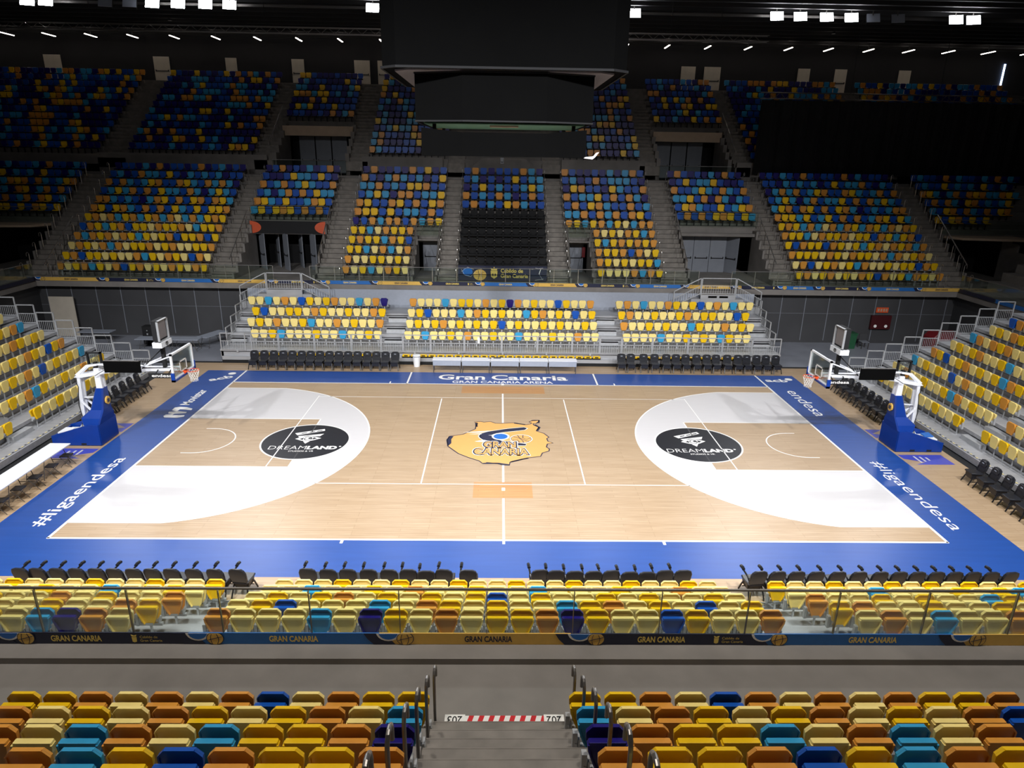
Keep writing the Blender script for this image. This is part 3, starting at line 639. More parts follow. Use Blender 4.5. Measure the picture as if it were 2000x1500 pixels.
# rails beside the entrances
def slant(x, ya, za, yb, zb, label):
    t = thing('handrail', uniq(label), 'handrail', (0, 0, 0)); part('rail_tube', MB().tube([(x, ya, za), (x, yb, zb)], .035, 8), 'steel_rail', t)
    b = MB()
    for i in range(4):
        f = .1+.27*i; y = ya+(yb-ya)*f; z = za+(zb-za)*f; b.bar((x, y, z-.85), (x, y, z), .035)
    part('rail_post', b, 'steel_dark', t)
for x, y0, y1, w_ in ((-29.3, 17.6, 21.6, 'far left corner entrance, inner side'), (-17.75, 18.3, 22.2, 'far left lower entrance, left side'), (-12.1, 18.6, 22.8, 'far left lower entrance, right side'), (12.15, 18.6, 22.8, 'far right lower entrance, left side'), (18.05, 18.5, 22.4, 'far right lower entrance, right side'), (30.9, 18.6, 22.8, 'far right corner entrance'), (-5.95, 18.3, 21.4, 'small centre left entrance'), (-4.35, 18.3, 21.4, 'small centre left entrance, stair side'), (6.0, 18.3, 21.4, 'small centre right entrance'), (4.4, 18.3, 21.4, 'small centre right entrance, stair side')):
    slant(x, y0, 4.75+(y0-18.3)*.69, y1, 4.75+(y1-18.3)*.69, 'long sloping steel handrail beside the '+w_)
# glass fronts over the openings
for i, (x0, x1, y, z) in enumerate(((-17.5, -12.3, 22.3, 6.9), (12.4, 17.9, 22.3, 6.9), (-5.95, -4.3, 21.5, 6.1), (4.4, 6.0, 21.5, 6.1), (-46, -31, 22.2, 6.6), (31, 46, 22.2, 6.6))):
    t = thing('glass_balustrade', uniq('glass balustrade over the %s' % ['far left lower entrance', 'far right lower entrance', 'small centre left entrance', 'small centre right entrance', 'far left corner entrance', 'far right corner entrance'][i]), 'balustrade')
    part('glass_pane', MB().box(x0, x1, y-.01, y+.01, z, z+.95), 'rail_glass', t); part('top_rail', MB().tube([(x0, y, z+.97), (x1, y, z+.97)], .025, 6), 'steel_rail', t)
# ------------------------------------------------------------------ seats on concrete tiers
A_ = '''NBBNSNONBBNBONBSNBN BSNBOSSBYBNSBSBSNBB OBOSBSYOBBOYSBOSOSN BSYSOBOBYSSBOSNSYSB OOSBSBNSOYBOBYOBOYS OYBYOSBOBOBYSBYBYYO YOCOSYOSYOSOCSOSYOY BOYSYOBYYCOYYOCSYYO OSOYOCOYSYCYOBYYOBY COYCOSOCYYOCYOCCYYO YOBYYCYCCOSYCOYCBOC OCYOSYCOBYOCYCOYCOY'''.split()
G_ = '''NBNSBNOBNBBNONSNBBN BBNSBSBSNBYBSSOBNSB NSOSOBSYOBBOYSBSOBO BSYSNSOBSSYBOBOSYSB SYOBOYBOBYOSNBSBSOO OYYSYBSYBOBOBSOYBYS YOYSOSCOSOYSOYSOCOY OYYSCOYYOCYYBOYSYOB YBOYYBOYCYSYOCOYOSO OYYYCOYCOYYCOSOCYOC COBCYOCYSOCCYCYYBOY YOCYOCYCOYBOCYSOYCO'''.split()
C_ = '''NONNBNOBYNB OBNSOSBSNBY SSOBSBYYOBB BSYSNOOBSSY OYBBOYBOBYO OYYBYBSSBOB NBOSOOBOSOY YYSCOYYO YOYYSOYB YYSCOSCO OCCYYCYC OCYSCOYC'''.split()
E_ = '''OBNNBNSNSOB BSNBOBSSSBN NYOBBNYSBBO OBSSYBOBOSN BOBYOSBBOBS SSOBOSOBOYB OYSYOSYCSOO OCYCOYSO YSYOYOYO OYYOBOCY OYCYCYYS YCCCOSOY'''.split()
D_ = '''BOBNBBBOSN BSNBNBYBSS NBYBSBBSYS OBSBOSNBOB BOBSBYOSBB'''.split()
B_ = '''NBONBNSNBON BNNBYSSBYBN OBSOBSYSBBO BSNSOBOBYSS OYSBYBBSOYB SYBYOYBOBOB'''.split()
F_ = '''NOBNBNSNOBN NBYBSSYBNNB OBBSYSBOSBO SSYBONOSNSB BYOSBBYBSYO BOBOBYOYBYS'''.split()
H0 = '''NSONSNBBSNOBBNSB BSNBYNSBSNYBBNSB SOSSOYOBOSBSYO YSBSNOYNSOBOB OYBOBSOBOYBS NYYBYBOYBY'''.split()
H1 = '''BSBBNONSBBNSNONSN BSBBYBSBSNYBNSN OYSNSOBOYOSSOYS BOBOSNYOBSBSY SBYOBOSBOBYO YBYOBYBY'''.split()
STUFF = []
def tier_row(blk, nm, row, k, x0, x1):
    n = len(row)
    for i, c in enumerate(row):
        x = x0+(x1-x0)*i/max(1, n-1); bk = k >= 6; loc = (x, KY(k), KZ(k))
        if bk and blk in 'AG': STUFF.append((c, loc)); continue
        seat1(c, loc, 0, '%s seat, %s of far tier, %s row up, %s from left' % (SEATC[c][0], nm, ORD[k+1], ORD[i+1]),
              ('bucket seats of the far concrete tier' if bk else 'tip-up seats of the far concrete tier'), bk)
for r, row in enumerate(A_): tier_row('A', 'wide left block', row, 11-r, -28.65, -19.45)
for r, row in enumerate(G_): tier_row('G', 'wide right block', row, 11-r, 19.6, 29.0)
for r, row in enumerate(B_): tier_row('B', 'left entrance block', row, 11-r, -17.5, -12.45)
for r, row in enumerate(F_): tier_row('F', 'right entrance block', row, 11-r, 12.6, 17.75)
for r, row in enumerate(C_): tier_row('C', 'centre left block', row, 11-r, -10.25-(.0 if r < 7 else -.0), -4.5 if r < 7 else -6.4)
for r, row in enumerate(E_): tier_row('E', 'centre right block', row, 11-r, 4.6 if r < 7 else 6.45, 10.3)
for r, row in enumerate(D_): tier_row('D', 'centre block', row, 11-r, -2.7, 2.7)
for r, row in enumerate(H0):
    for i, c in enumerate(reversed(row)): STUFF.append((c, (-31.2-.5*i, KY(11-r), KZ(11-r))))
for r, row in enumerate(H1):
    for i, c in enumerate(row): STUFF.append((c, (31.2+.5*i, KY(11-r), KZ(11-r))))
# upper tier
UY = lambda k: KY(k)+11.25; UZ = lambda k: KZ(k)+7.5
for x0, x1, ks in ((-44, -31.3, range(12)), (-28.65, -19.5, range(12)), (-17.5, -12.5, range(5, 12)), (-10.2, -4.6, range(12)), (4.7, 10.4, range(12)), (12.6, 17.8, range(5, 12)), (19.6, 29, range(12)), (31.2, 44, range(12))):
    n = int((x1-x0)/.5)+1
    for k in ks:
        for i in range(n):
            u = random.random(); c = 'N' if u < .33 else 'B' if u < .6 else 'S' if u < .76 else 'O' if u < .9 else 'Y'
            STUFF.append((c, (x0+(x1-x0)*i/(n-1), UY(k), UZ(k))))
# upper tier structure
for x0, x1, ks in ((-46, -31.1, range(12)), (-29, -19.2, range(12)), (-17.7, -12.2, range(5, 12)), (-10.5, -4.3, range(12)), (-3, 3, range(12)), (4.4, 10.6, range(12)), (12.2, 18.1, range(5, 12)), (19.3, 29.3, range(12)), (31, 46, range(12))):
    terrace(x0, x1, ks, yo=11.25, zo=7.5)
for x0, x1 in ((-31.1, -29), (-19.2, -17.7), (-12.2, -10.5), (-4.3, -3), (3, 4.4), (10.6, 12.2), (18.1, 19.3), (29.3, 31)): steps(x0, x1, range(12), yo=11.25, zo=7.5)
struct('floor_top_gangway', MB().box(-56, 56, UY(11)+.4, 41, 16.9, 17.1), 'concrete')
struct('floor_middle_gangway', MB().box(-56, 56, 27.55, 29.25, 9.55, 9.75), 'concrete')
b = MB()
for x0, x1 in ((-31.1, -18.2), (-10.9, -4.7), (4.5, 11), (18.2, 29.5)): b.box(x0, x1, 28.95, 29.2, 9.7, 11.15)
b.prism([(-2.9, 9.7), (-2.9, 10.2), (-1.6, 11.2), (1.6, 11.2), (2.9, 10.2), (2.9, 9.7)], 'y', 28.6, 29.1)
struct('wall_parapet', b, 'concrete')
for sx, nm in ((-1, 'left'), (1, 'right')):
    xa, xb = sorted((sx*12.1, sx*17.7)); b = MB(); b.box(xa, xb, 31.9, 32.1, 12.65, 13.4); struct('trim_header_'+nm, b, 'header_beige')
    b = MB()
    for xx in (xa, xb):
        for k in range(5): b.box(xx-.15, xx+.15, UY(k)-.4, UY(k)+.4, 9.6, UZ(k)+.3)
    struct('wall_upper_entrance_'+nm, b, 'concrete'); struct('wall_upper_entrance_back_'+nm, MB().box(xa, xb, 34.3, 34.4, 9.6, 13), 'black_matte')
    for i in range(3): door(xa+.7+i*1.35, 33.9, 9.75, 1.25, 2.9, 'grey door of %s upper entrance, %s from left' % (nm, ORD[i+1]))
    slant(sx*17.75, 28.2, 11.9, 32.6, 14.9, 'long sloping steel handrail beside %s upper entrance' % nm)
    t = thing('glass_balustrade', uniq('glass balustrade in front of the %s upper entrance' % nm), 'balustrade'); part('glass_pane', MB().box(xa, xb, 28.6, 28.62, 9.8, 10.8), 'rail_glass', t); part('top_rail', MB().tube([(xa, 28.6, 10.82), (xb, 28.6, 10.82)], .025, 6), 'steel_rail', t)
for i, (x, w_, z_) in enumerate(((-41.1, 1.5, 0), (-31.4, 1.4, 0), (-25, 1, .2), (-19.1, 1.1, 0), (-13.5, 1.4, 0), (-11.4, 1.1, .2), (16.1, 1.3, .4), (18.2, 1.5, 0), (26.8, 1.1, .3), (30.2, 1.1, 0), (36.1, 1.1, .4))):
    door(x, 40.9, 17.1, w_, 2.2, 'pale door on the top gangway of the far wall, %s from left' % ORD[i+1], m='door_beige', grp='doors along the top gangway')
# black padded seats of the centre block
bb = MB(); bb.prism([(-.25, .3), (.25, .3), (.26, .75), (.2, .86), (-.2, .86), (-.26, .75)], 'y', .05, -.06, 0, .02); bb.prism([(-.25, -.5), (.25, -.5), (.25, -.05), (-.25, -.05)], 'z', .36, .46, 0, .02)
for s in (-1, 1): bb.box(s*.27-.03, s*.27+.03, -.4, .02, .2, .6)
bbm = bb.mesh('padded_seat', ['black_matte'])
for k in range(1, 7):
    for i in range(10): link('padded_seat', bbm, None, (-2.65+i*.589, KY(k), KZ(k)), 0, uniq('black padded armchair seat in the centre block, %s row up, %s from left' % (ORD[k], ORD[i+1])), 'seat', 'black padded seats of the centre block')
# near concrete tier
for x0, x1 in ((-14, -1.08), (.98, 14)): terrace(x0, x1, range(0, 9), sy=-1)
b = MB()
for q in range(14):
    y = 18.26+.4*q; b.box(-1.08, .98, -(y+.46), -y, 3.0+.27*q, 3.715+.27*q); b.box(-1.08, .98, -(y+.012), -y+.004, 3.66+.27*q, 3.718+.27*q)
struct('concrete_steps', b, 'concrete_step')
NU_L = ['YYOCOCOBCOYY', 'OCYCOYCYOCS', 'OCSOCSYYON', 'OSYBOYYO', 'CYOSYCO']; NU_R = ['YYOCBOCOCOYYO', 'SCOYCYOCYCOB', 'NOYYSCOSCO', 'OYYOBYSOY', 'CYOSYCO']
for k in range(5):
    yk = -(18.4+.8*k); zk = 3.38+.53*k
    for i, c in enumerate(reversed(NU_L[k])): seat(c, (-1.34+.01*k-i*(.487 if k != 2 else .487), yk, zk), PI, '%s seat in foreground left of stairs, %s row, %s from stairs' % (SEATC[c][0], ORD[k+1], ORD[i+1]), 'tip-up seats beside the near stairs', True)
    for i, c in enumerate(NU_R[k]): seat(c, (1.05-.005*k+i*.496, yk, zk), PI, '%s seat in foreground right of stairs, %s row, %s from stairs' % (SEATC[c][0], ORD[k+1], ORD[i+1]), 'tip-up seats beside the near stairs', True)

# ---- realise the seats: the 300 of each kind that show largest are objects, the rest of that kind one object
cols = list(SEATC)
camp = Vector((CX, CY, CZ))
kb = MB(); o_ = [(-.12, .44), (.12, .44), (.215, .56), (.225, .80), (.19, .86), (-.19, .86), (-.225, .80), (-.215, .56)]
kb.prism(o_, 'y', .03, -.03, 0, .015); kb.box(-.19, .19, -.36, -.02, .41, .46, 0); kb.box(-.2, .2, -.3, .0, .34, .41, 1); kb.box(-.03, .03, -.1, .0, 0, .36, 1)
for kind, lbl, grp in (('tip_up_seat', 'mixed colour tip-up seats filling the remaining rows of the far concrete tier', 'tip-up seats of the far concrete tier'),
                  ('stand_seat', 'mixed colour seats filling far retractable stand and upper rows of side stands', 'tip-up seats of the retractable stands'),
                  ('bucket_seat', 'mixed blue, yellow and orange bucket seats filling the dark upper and outer tiers', 'bucket seats of the far concrete tier')):
    L_ = [q for q in SEATS if q[0] == kind]; L_.sort(key=lambda q: (0 if in_view(q[2]) else 1, (Vector(q[2])-camp).length))
    nvis = sum(1 for q in L_ if in_view(q[2])); cut = min(300, nvis)
    for q in L_[:cut]:
        k_, c, loc, rz, lb, g, conc, full = q
        if full:
            t = thing(k_, uniq(lb), 'seat', loc, rz, g); link('seat_pan', PAN[c], t); link('backrest', BACK[c], t); link('seat_bracket', BRCC if conc else BRC, t)
        else: link(k_, (BUCK if kind == 'bucket_seat' else COMP)[c], None, loc, rz, uniq(lb), 'seat', g)
    sm = MB(); src = kb if kind == 'bucket_seat' else _c
    for q in L_[cut:]: sm.merge(src, Matrix.Translation(q[2]) @ Matrix.Rotation(q[3], 4, 'Z'), {0: cols.index(q[1]), 1: 6})
    if kind == 'bucket_seat':
        for c, loc in STUFF: sm.merge(kb, Matrix.Translation(loc), {0: cols.index(c), 1: 6})
    link(kind+'s', sm.mesh(kind+'s', ['seat'+c for c in cols]+['black_matte' if kind == 'bucket_seat' else 'galv']), None, None, 0, lbl, 'seats', grp, 'stuff')

# ------------------------------------------------------------------ cane handrails
def cane_mb(r=.022, h=.93, n=10):
    pts = [(0, 0, 0), (0, 0, h-.12)]+[(0, .1-.1*math.cos(t), h-.12+.12*math.sin(t)) for t in [PI/2*i/4 for i in range(1, 5)]]+[(0, .16, h-.01), (0, .22, h-.05), (0, .24, h-.12), (0, .24, h-.24)]
    return MB().tube(pts, r, n)
cm = cane_mb().mesh('cane_handrail', ['steel_dark']); cmf = cane_mb(.02, .95, 5).mesh('cane_handrail', ['steel_rail'])
for s, nm in ((-1, 'left'), (1, 'right')):
    for k in range(6): link('cane_handrail', cm, None, ((-1.07 if s < 0 else .92)+s*.012*k, -18.13-.8*k, 3.5+(.55*k if k else 0)), 0, uniq('steel cane-shaped handrail on the %s side of near stairs, %s from walkway' % (nm, ORD[k+1])), 'handrail', 'cane handrails of the near stairs')
for i, x in enumerate((-30.9, -29.15, -19.0, -17.7, -12.1, -10.55, -4.2, -3.05, 3.05, 4.25, 10.6, 12.2, 18.05, 19.15, 29.3, 30.9)):
    for k in range(12):
        if i in (3, 4, 11, 12) and k < 5: continue
        link('cane_handrail', cmf, None, (x, KY(k)-.35, KZ(k)-.1), PI, uniq('steel cane handrail on far tier stairs, %s line from left, %s step row up' % (ORD[i+1], ORD[k+1])), 'handrail', 'cane handrails of the far tier stairs')

# ------------------------------------------------------------------ glass balustrades and ribbon banners
NJ = [-13.7, -12.2, -10.7, -9.2, -7.68, -6.21, -4.73, -3.27, -1.8, -.36, 1.08, 2.53, 3.99, 5.49, 6.99, 8.48, 10.0, 11.5, 13.0]
t = thing('glass_balustrade', 'long glass balustrade with steel rail along the near balcony edge', 'balustrade')
for a, c in zip(NJ[:-1], NJ[1:]): part('glass_pane', MB().box(a+.008, c-.008, -16.46, -16.445, 3.56, 4.6), 'rail_glass', t)
part('top_rail', MB().tube([(-13.8, -16.45, 4.63), (13.1, -16.45, 4.63)], .022, 8), 'steel_dark', t)
for a in NJ: part('glass_clamp', MB().box(a-.006, a+.006, -16.475, -16.43, 3.5, 4.6), 'steel_dark', t)
def fglass(x0, x1, lb):
    t = thing('glass_balustrade', uniq(lb), 'balustrade'); n = max(1, round((x1-x0)/1.5)); 
    for i in range(n): a = x0+(x1-x0)*i/n; part('glass_pane', MB().box(a+.01, a+(x1-x0)/n-.01, 16.44, 16.455, 3.56, 4.64), 'rail_glass', t)
    part('top_rail', MB().tube([(x0, 16.45, 4.66), (x1, 16.45, 4.66)], .022, 6), 'steel_rail', t)
    b = MB()
    for i in range(n+1): a = x0+(x1-x0)*i/n; b.box(a-.02, a+.02, 16.46, 16.49, 3.5, 4.64)
    part('baluster', b, 'steel_rail', t)
fglass(-27.7, -14.4, 'glass balustrade on the far balcony, left section'); fglass(-12.1, 12.4, 'glass balustrade on the far balcony, centre section'); fglass(14.5, 27.8, 'glass balustrade on the far balcony, right section')
for sx, nm in ((-1, 'left'), (1, 'right')):
    t = thing('glass_balustrade', 'glass balustrade along the %s side balcony' % nm, 'balustrade'); part('glass_pane', MB().box(*sorted((sx*29.2, sx*29.22)), -12, 16.4, 3.56, 4.6), 'rail_glass', t); part('top_rail', MB().tube([(sx*29.2, -12, 4.63), (sx*29.2, 16.4, 4.63)], .022, 6), 'steel_rail', t)
def ribbon(kind, x0, x1, y, z0, z1, lb, grp, tx=None, crest=None):
    h = z1-z0; t = thing('ribbon_banner', uniq(lb), 'banner', (0, 0, 0), 0, grp)
    part('banner_strip', MB().box(x0, x1, y, y+.02, z0, z1), {'n': 'ribbon_navy', 'b': 'ribbon_blue', 'y': 'ribbon_gold'}[kind], t)
    b = MB(); tx = tx or ((x0+.35+x1)/2-.42, .84); text('GRAN CANARIA', b, (tx[0], y-.004, z0+h*.22), (1, 0, 0), (0, 0, 1), tx[1], h*.55, 0, .03)
    part('lettering', b, 'ribbon_navy' if kind == 'y' else 'letter_gold', t)
    if kind == 'n':
        cx = crest if crest else tx[0]+tx[1]+.55; b = MB()
        b.prism([(cx, z0+h*.2), (cx+.035, z0+h*.14), (cx+.07, z0+h*.2), (cx+.075, z0+h*.62), (cx-.005, z0+h*.62)], 'y', y-.004, y); b.prism([(cx, z0+h*.66), (cx+.07, z0+h*.66), (cx+.08, z0+h*.82), (cx+.035, z0+h*.74), (cx-.01, z0+h*.82)], 'y', y-.004, y)
        text('Cabildo de', b, (cx+.13, y-.004, z0+h*.52), (1, 0, 0), (0, 0, 1), .29, h*.22); text('Gran Canaria', b, (cx+.13, y-.004, z0+h*.2), (1, 0, 0), (0, 0, 1), .36, h*.22)
        part('crest_and_name', b, 'letter_gold', t)
    # ball emblem at left end
    b = MB(); cx = x0+.1; cz = (z0+z1)/2
    def clip(pts): return [(px, min(z1-.002, max(z0+.002, pz))) for px, pz in pts]
    b.prism(clip([(cx-.36, z1), (cx-.02, z1), (cx+.16, z0), (cx-.2, z0), (cx-.3, cz)]), 'y', y-.006, y, 0)
    b.prism(clip(ell(cx+.05, z1+.02, .2, .17, 20)), 'y', y-.009, y-.006, 3); b.prism(clip(ell(cx+.05, z1+.02, .16, .14, 20)), 'y', y-.012, y-.009, 1)
    b.prism(clip(ell(cx+.33, cz+.01, .145, .13, 24)), 'y', y-.012, y-.006, 0); b.prism(clip(ell(cx+.33, cz+.01, .132, .118, 24)), 'y', y-.015, y-.012, 2)
    for dx, cu in ((-.05, .3), (.03, -.4)):
        q = [(cx+.33+dx+cu*(u*u-.25)*.3, cz+u*h*.9) for u in (-.5, -.25, 0, .25, .5)]
        for i in range(4): b.bar((q[i][0], y-.016, q[i][1]), (q[i+1][0], y-.016, q[i+1][1]), .008, .008, 0)
    b.bar((cx+.21, y-.016, cz-.02), (cx+.45, y-.016, cz+.05), .008, .008, 0)
    part('ball_emblem', b, ['ribbon_navy', 'decal_sky', 'ribbon_gold', 'line_white'], t)
nearR = [('y', -14.6, -11.5), ('b', -11.5, -8.4), ('n', -8.4, -5.3), ('b', -5.3, -2.15), ('y', -2.15, 1.05), ('n', 1.05, 4.15), ('b', 4.15, 7.55), ('y', 7.55, 10.8), ('n', 10.8, 13.8)]
TXP = {2: (-7.57, .83), 3: (-3.98, .81), 4: (-.73, .8), 5: (2.18, .81), 6: (5.77, .83)}
CN = {'n': 'navy', 'b': 'blue', 'y': 'yellow'}
for i, (kd, a, c) in enumerate(nearR): ribbon(kd, a, c, -16.44-.04, 3.56, 3.78, '%s GRAN CANARIA ribbon panel at foot of near glass balustrade, %s from left' % (CN[kd], ORD[i+1]), 'ribbon panels of the near balcony', TXP.get(i), {2: -6.24, 5: 3.48}.get(i))
FR = [('y', 144), ('n', 241), ('b', 359), ('y', 466), ('n', 570), ('b', 669), ('y', 772), ('n', 866), ('b', 977), ('y', 1078), ('n', 1170), ('b', 1285), ('y', 1380), ('n', 1479), ('b', 1560), ('n', 1632), ('b', 1745), ('y', 1853)]
fx = [(p-981)*.03214 for _, p in FR]
for i, (kd, p) in enumerate(FR):
    a = (fx[i-1]+fx[i])/2+.2 if i else -29.1; c = (fx[i]+fx[i+1])/2+.2 if i < len(FR)-1 else 29.3
    ribbon(kd, a, c, 16.38, 3.56, 3.78, '%s GRAN CANARIA ribbon panel along far balcony edge, %s from left' % (CN[kd], ORD[i+1]), 'ribbon panels of the far balcony')
for sx, nm in ((-1, 'left'), (1, 'right')):
    for i in range(3):
        y1 = 16.2-3.3*i; solo('ribbon_banner', MB().box(*sorted((sx*29.1, sx*29.13)), y1-3.2, y1, 3.56, 3.78), ['ribbon_navy', 'ribbon_blue', 'ribbon_gold'][i], uniq('%s ribbon panel on the %s side balcony edge' % (['navy', 'blue', 'yellow'][i], nm)), 'banner')
# Cabildo banner before the centre block
t = thing('sponsor_banner', 'navy banner reading Cabildo de Gran Canaria below the black seats', 'banner')
part('banner_sheet', MB().box(-2.9, 2.85, 17.88, 17.92, 3.62, 4.6), 'ribbon_navy', t)
b = MB(); y = 17.87
text('Cabildo de', b, (-.15, y, 4.16), (1, 0, 0), (0, 0, 1), 1.45, .26, 0, .02); text('Gran Canaria', b, (-.15, y, 3.83), (1, 0, 0), (0, 0, 1), 1.78, .26, 0, .02); part('lettering', b, 'letter_gold', t)
b = MB(); b.prism([(-.78, 3.9), (-.58, 3.76), (-.38, 3.9), (-.36, 4.28), (-.8, 4.28)], 'y', y, y+.01); b.prism([(-.76, 4.3), (-.4, 4.3), (-.36, 4.48), (-.5, 4.4), (-.58, 4.54), (-.66, 4.4), (-.8, 4.48)], 'y', y, y+.01); b.box(-.7, -.62, y-.005, y, 3.95, 4.1, 1); b.box(-.54, -.46, y-.005, y, 3.95, 4.1, 1); part('crest', b, ['letter_gold', 'ribbon_navy'], t)
b = MB(); b.prism(ell(-2.3, 4.2, .33, .27, 24), 'y', y, y+.01, 1); b.prism(ell(-1.5, 4.0, .42, .36, 24), 'y', y-.005, y+.01, 0)
for q in ([(-1.8, 4.22), (-1.5, 4.05), (-1.2, 4.2)], [(-1.62, 4.32), (-1.55, 4.0), (-1.62, 3.68)], [(-1.3, 4.3), (-1.4, 4.0), (-1.28, 3.72)], [(-1.88, 3.9), (-1.5, 3.9), (-1.12, 3.9)]):
    for i in range(2): b.bar((q[i][0], y-.008, q[i][1]), (q[i+1][0], y-.008, q[i+1][1]), .03, .01, 2)
for q in ([(-2.7, 4.35), (-2.5, 4.0), (-2.1, 3.88), (-1.8, 4.2)], [(2.1, 4.5), (2.45, 4.42), (2.35, 4.1), (2.6, 3.72)], [(-2.7, 4.2), (-2.3, 4.5), (-1.9, 4.35)], [(1.85, 4.4), (2.6, 4.5)], [(2.1, 3.7), (2.65, 3.78)]):
    for i in range(len(q)-1): b.bar((q[i][0], y-.008, q[i][1]), (q[i+1][0], y-.008, q[i+1][1]), .04, .01, 3)
part('ball_emblem', b, ['ribbon_gold', 'decal_sky', 'ribbon_navy', 'line_white'], t)

# ------------------------------------------------------------------ basketball goals
def goal(s):
    nm = 'left' if s < 0 else 'right'
    t = thing('basketball_goal', 'wheeled basketball goal with blue padded base at the %s end of the court' % nm, 'basketball goal', (s*17.2, 0, 0))
    X = lambda x: s*(x)-s*17.2
    def PR(b, pts, axis, a, c, mi=0, ins=0):
        if axis == 'y': pts = [(X(p[0]), p[1]) for p in pts]
        b.prism(pts, axis, a, c, mi, ins); return b
    b = MB(); PR(b, [(16.22, 0.02), (16.22, .9), (16.55, .92), (18.15, .42), (18.15, .02)], 'y', -.66, -.58, 0, .01); PR(b, [(16.22, 0.02), (16.22, .9), (16.55, .92), (18.15, .42), (18.15, .02)], 'y', .58, .66, 0, .01)
    PR(b, [(16.2, .02), (16.2, .9), (16.3, .9), (16.3, .02)], 'y', -.62, .62, 0); PR(b, [(18.07, .02), (18.07, .4), (18.13, .4), (18.13, .02)], 'y', -.6, .6); PR(b, [(16.8, .05), (17.0, .05), (17.0, .12), (16.8, .12)], 'y', -.67, -.655, 1)
    if s > 0: PR(b, [(17.5, .05), (17.7, .05), (17.7, .12), (17.5, .12)], 'y', -.67, -.655, 1)
    part('base_padding', b, ['pad_blue', 'black_matte'], t)
    b = MB(); PR(b, [(16.4, .08), (18.0, .08), (18.0, .35), (16.4, .35)], 'y', -.5, .5); PR(b, [(17.6, .35), (18.0, .35), (18.0, .5), (17.6, .5)], 'y', -.45, .1); part('ballast_frame', b, 'white_paint', t)
    b = MB(); secs = [(.86, .6, 16.2, 16.85), (1.12, .5, 16.14, 16.95), (1.42, .32, 16.1, 16.62), (2.3, .19, 16.03, 16.34)]; vs = []
    for z_, hy, xa_, xb_ in secs:
        c_ = .05; xa2, xb2 = X(xa_), X(xb_)
        q = [(xa2, -hy+c_), (xa2+s*c_, -hy), (xb2-s*c_, -hy), (xb2, -hy+c_), (xb2, hy-c_), (xb2-s*c_, hy), (xa2+s*c_, hy), (xa2, hy-c_)]
        vs += [(p_[0], p_[1], z_) for p_ in q]
    fs = [tuple(reversed(range(8))), tuple(range(24, 32))]+[(k_*8+i_, k_*8+(i_+1) % 8, (k_+1)*8+(i_+1) % 8, (k_+1)*8+i_) for k_ in range(3) for i_ in range(8)]
    if s < 0: fs = [tuple(reversed(f_)) for f_ in fs]
    b.add(vs, fs); part('tower_padding', b, 'pad_blue', t)
    b = MB(); o = ell(X(16.08), 1.7, .0, .16, 16); b.prism([(p[1]*0, 0) for p in []] or [(.15*math.cos(a), 1.75+.17*math.sin(a)) for a in [2*PI*i/12 for i in range(12)]], 'x', X(16.0), X(16.06), 0); b.box(*sorted((X(15.985), X(16.0))), -.07, .07, 1.68, 1.82, 1); part('club_emblem', b, ['ribbon_gold', 'decal_navy'], t)
    b = MB()
    for yy in (-.1, .1): PR(b, [(16.05, 2.25), (16.3, 2.25), (16.28, 3.12), (16.08, 3.12)], 'y', yy-.05, yy+.05)
    part('tower_post', b, 'white_paint', t)
    b = MB()
    for yy in (-.11, .11): PR(b, [(16.8, .5), (17.35, .5), (17.12, .8), (16.99, 2.85), (16.87, 2.85), (16.97, .95)], 'y', yy-.035, yy+.035)
    part('rear_mast', b, 'white_paint', t)
    b = MB()
    for yy in (-.17, .17): b.bar((X(16.98), yy, 1.75), (X(16.35), yy, 1.0), .06); 
    b.bar((X(17.0), 0, 1.85), (X(16.2), 0, 1.9), .04); part('brace', b, 'white_paint', t)
    b = MB()
    for yy in (-.13, .13):
        PR(b, [(17.1, 2.75), (16.9, 2.72), (15.4, 3.0), (12.95, 3.07), (12.95, 3.18), (15.3, 3.12), (16.95, 2.86)], 'y', yy-.035, yy+.035)
        PR(b, [(17.05, 2.85), (16.55, 3.26), (16.1, 3.32), (16.05, 3.25), (16.5, 3.18), (16.92, 2.82)], 'y', yy-.03, yy+.03); PR(b, [(16.1, 3.25), (16.1, 3.32), (15.1, 3.34), (14.4, 3.17), (14.5, 3.1), (15.15, 3.26)], 'y', yy-.03, yy+.03)
    b.bar((X(14.4), 0, 3.14), (X(12.9), 0, 3.12), .2, .1)
    for yy in (-.72, .72): b.bar((X(14.4), yy*.25, 3.2), (X(12.9), yy, 3.82), .05)
    part('arm', b, 'white_paint', t)
    b = MB(); b.bar((X(13.5), 0, 3.1), (X(13.5), .0, 4.15), .13); b.bar((X(14.35), -.15, 3.15), (X(13.5), 0, 3.95), .04); b.bar((X(16.25), 0, 3.1), (X(16.25), 0, 3.35), .12); part('mast_tube', b, 'black_matte', t)
    # backboard
    bb_ = link('backboard', MB().box(*sorted((X(12.79), X(12.81))), -.87, .87, 2.93, 3.92).mesh('backboard', [MATS['board_glass']]), t, label='clear glass backboard')
    b = MB(); x0, x1 = sorted((X(12.76), X(12.84)))
    for a in ((-.9, -.83, 2.9, 3.95), (.83, .9, 2.9, 3.95), (-.9, .9, 3.88, 3.95), (-.9, .9, 2.9, 2.97)): b.box(x0, x1, *a)
    part('board_frame', b, 'white_paint', bb_)
    b = MB(); x0, x1 = sorted((X(12.775), X(12.785)))
    for a in ((-.295, -.245, 3.05, 3.5), (.245, .295, 3.05, 3.5), (-.295, .295, 3.45, 3.5), (-.295, .295, 3.05, 3.1)): b.box(x0, x1, *a)
    part('target_square', b, 'line_white', bb_)
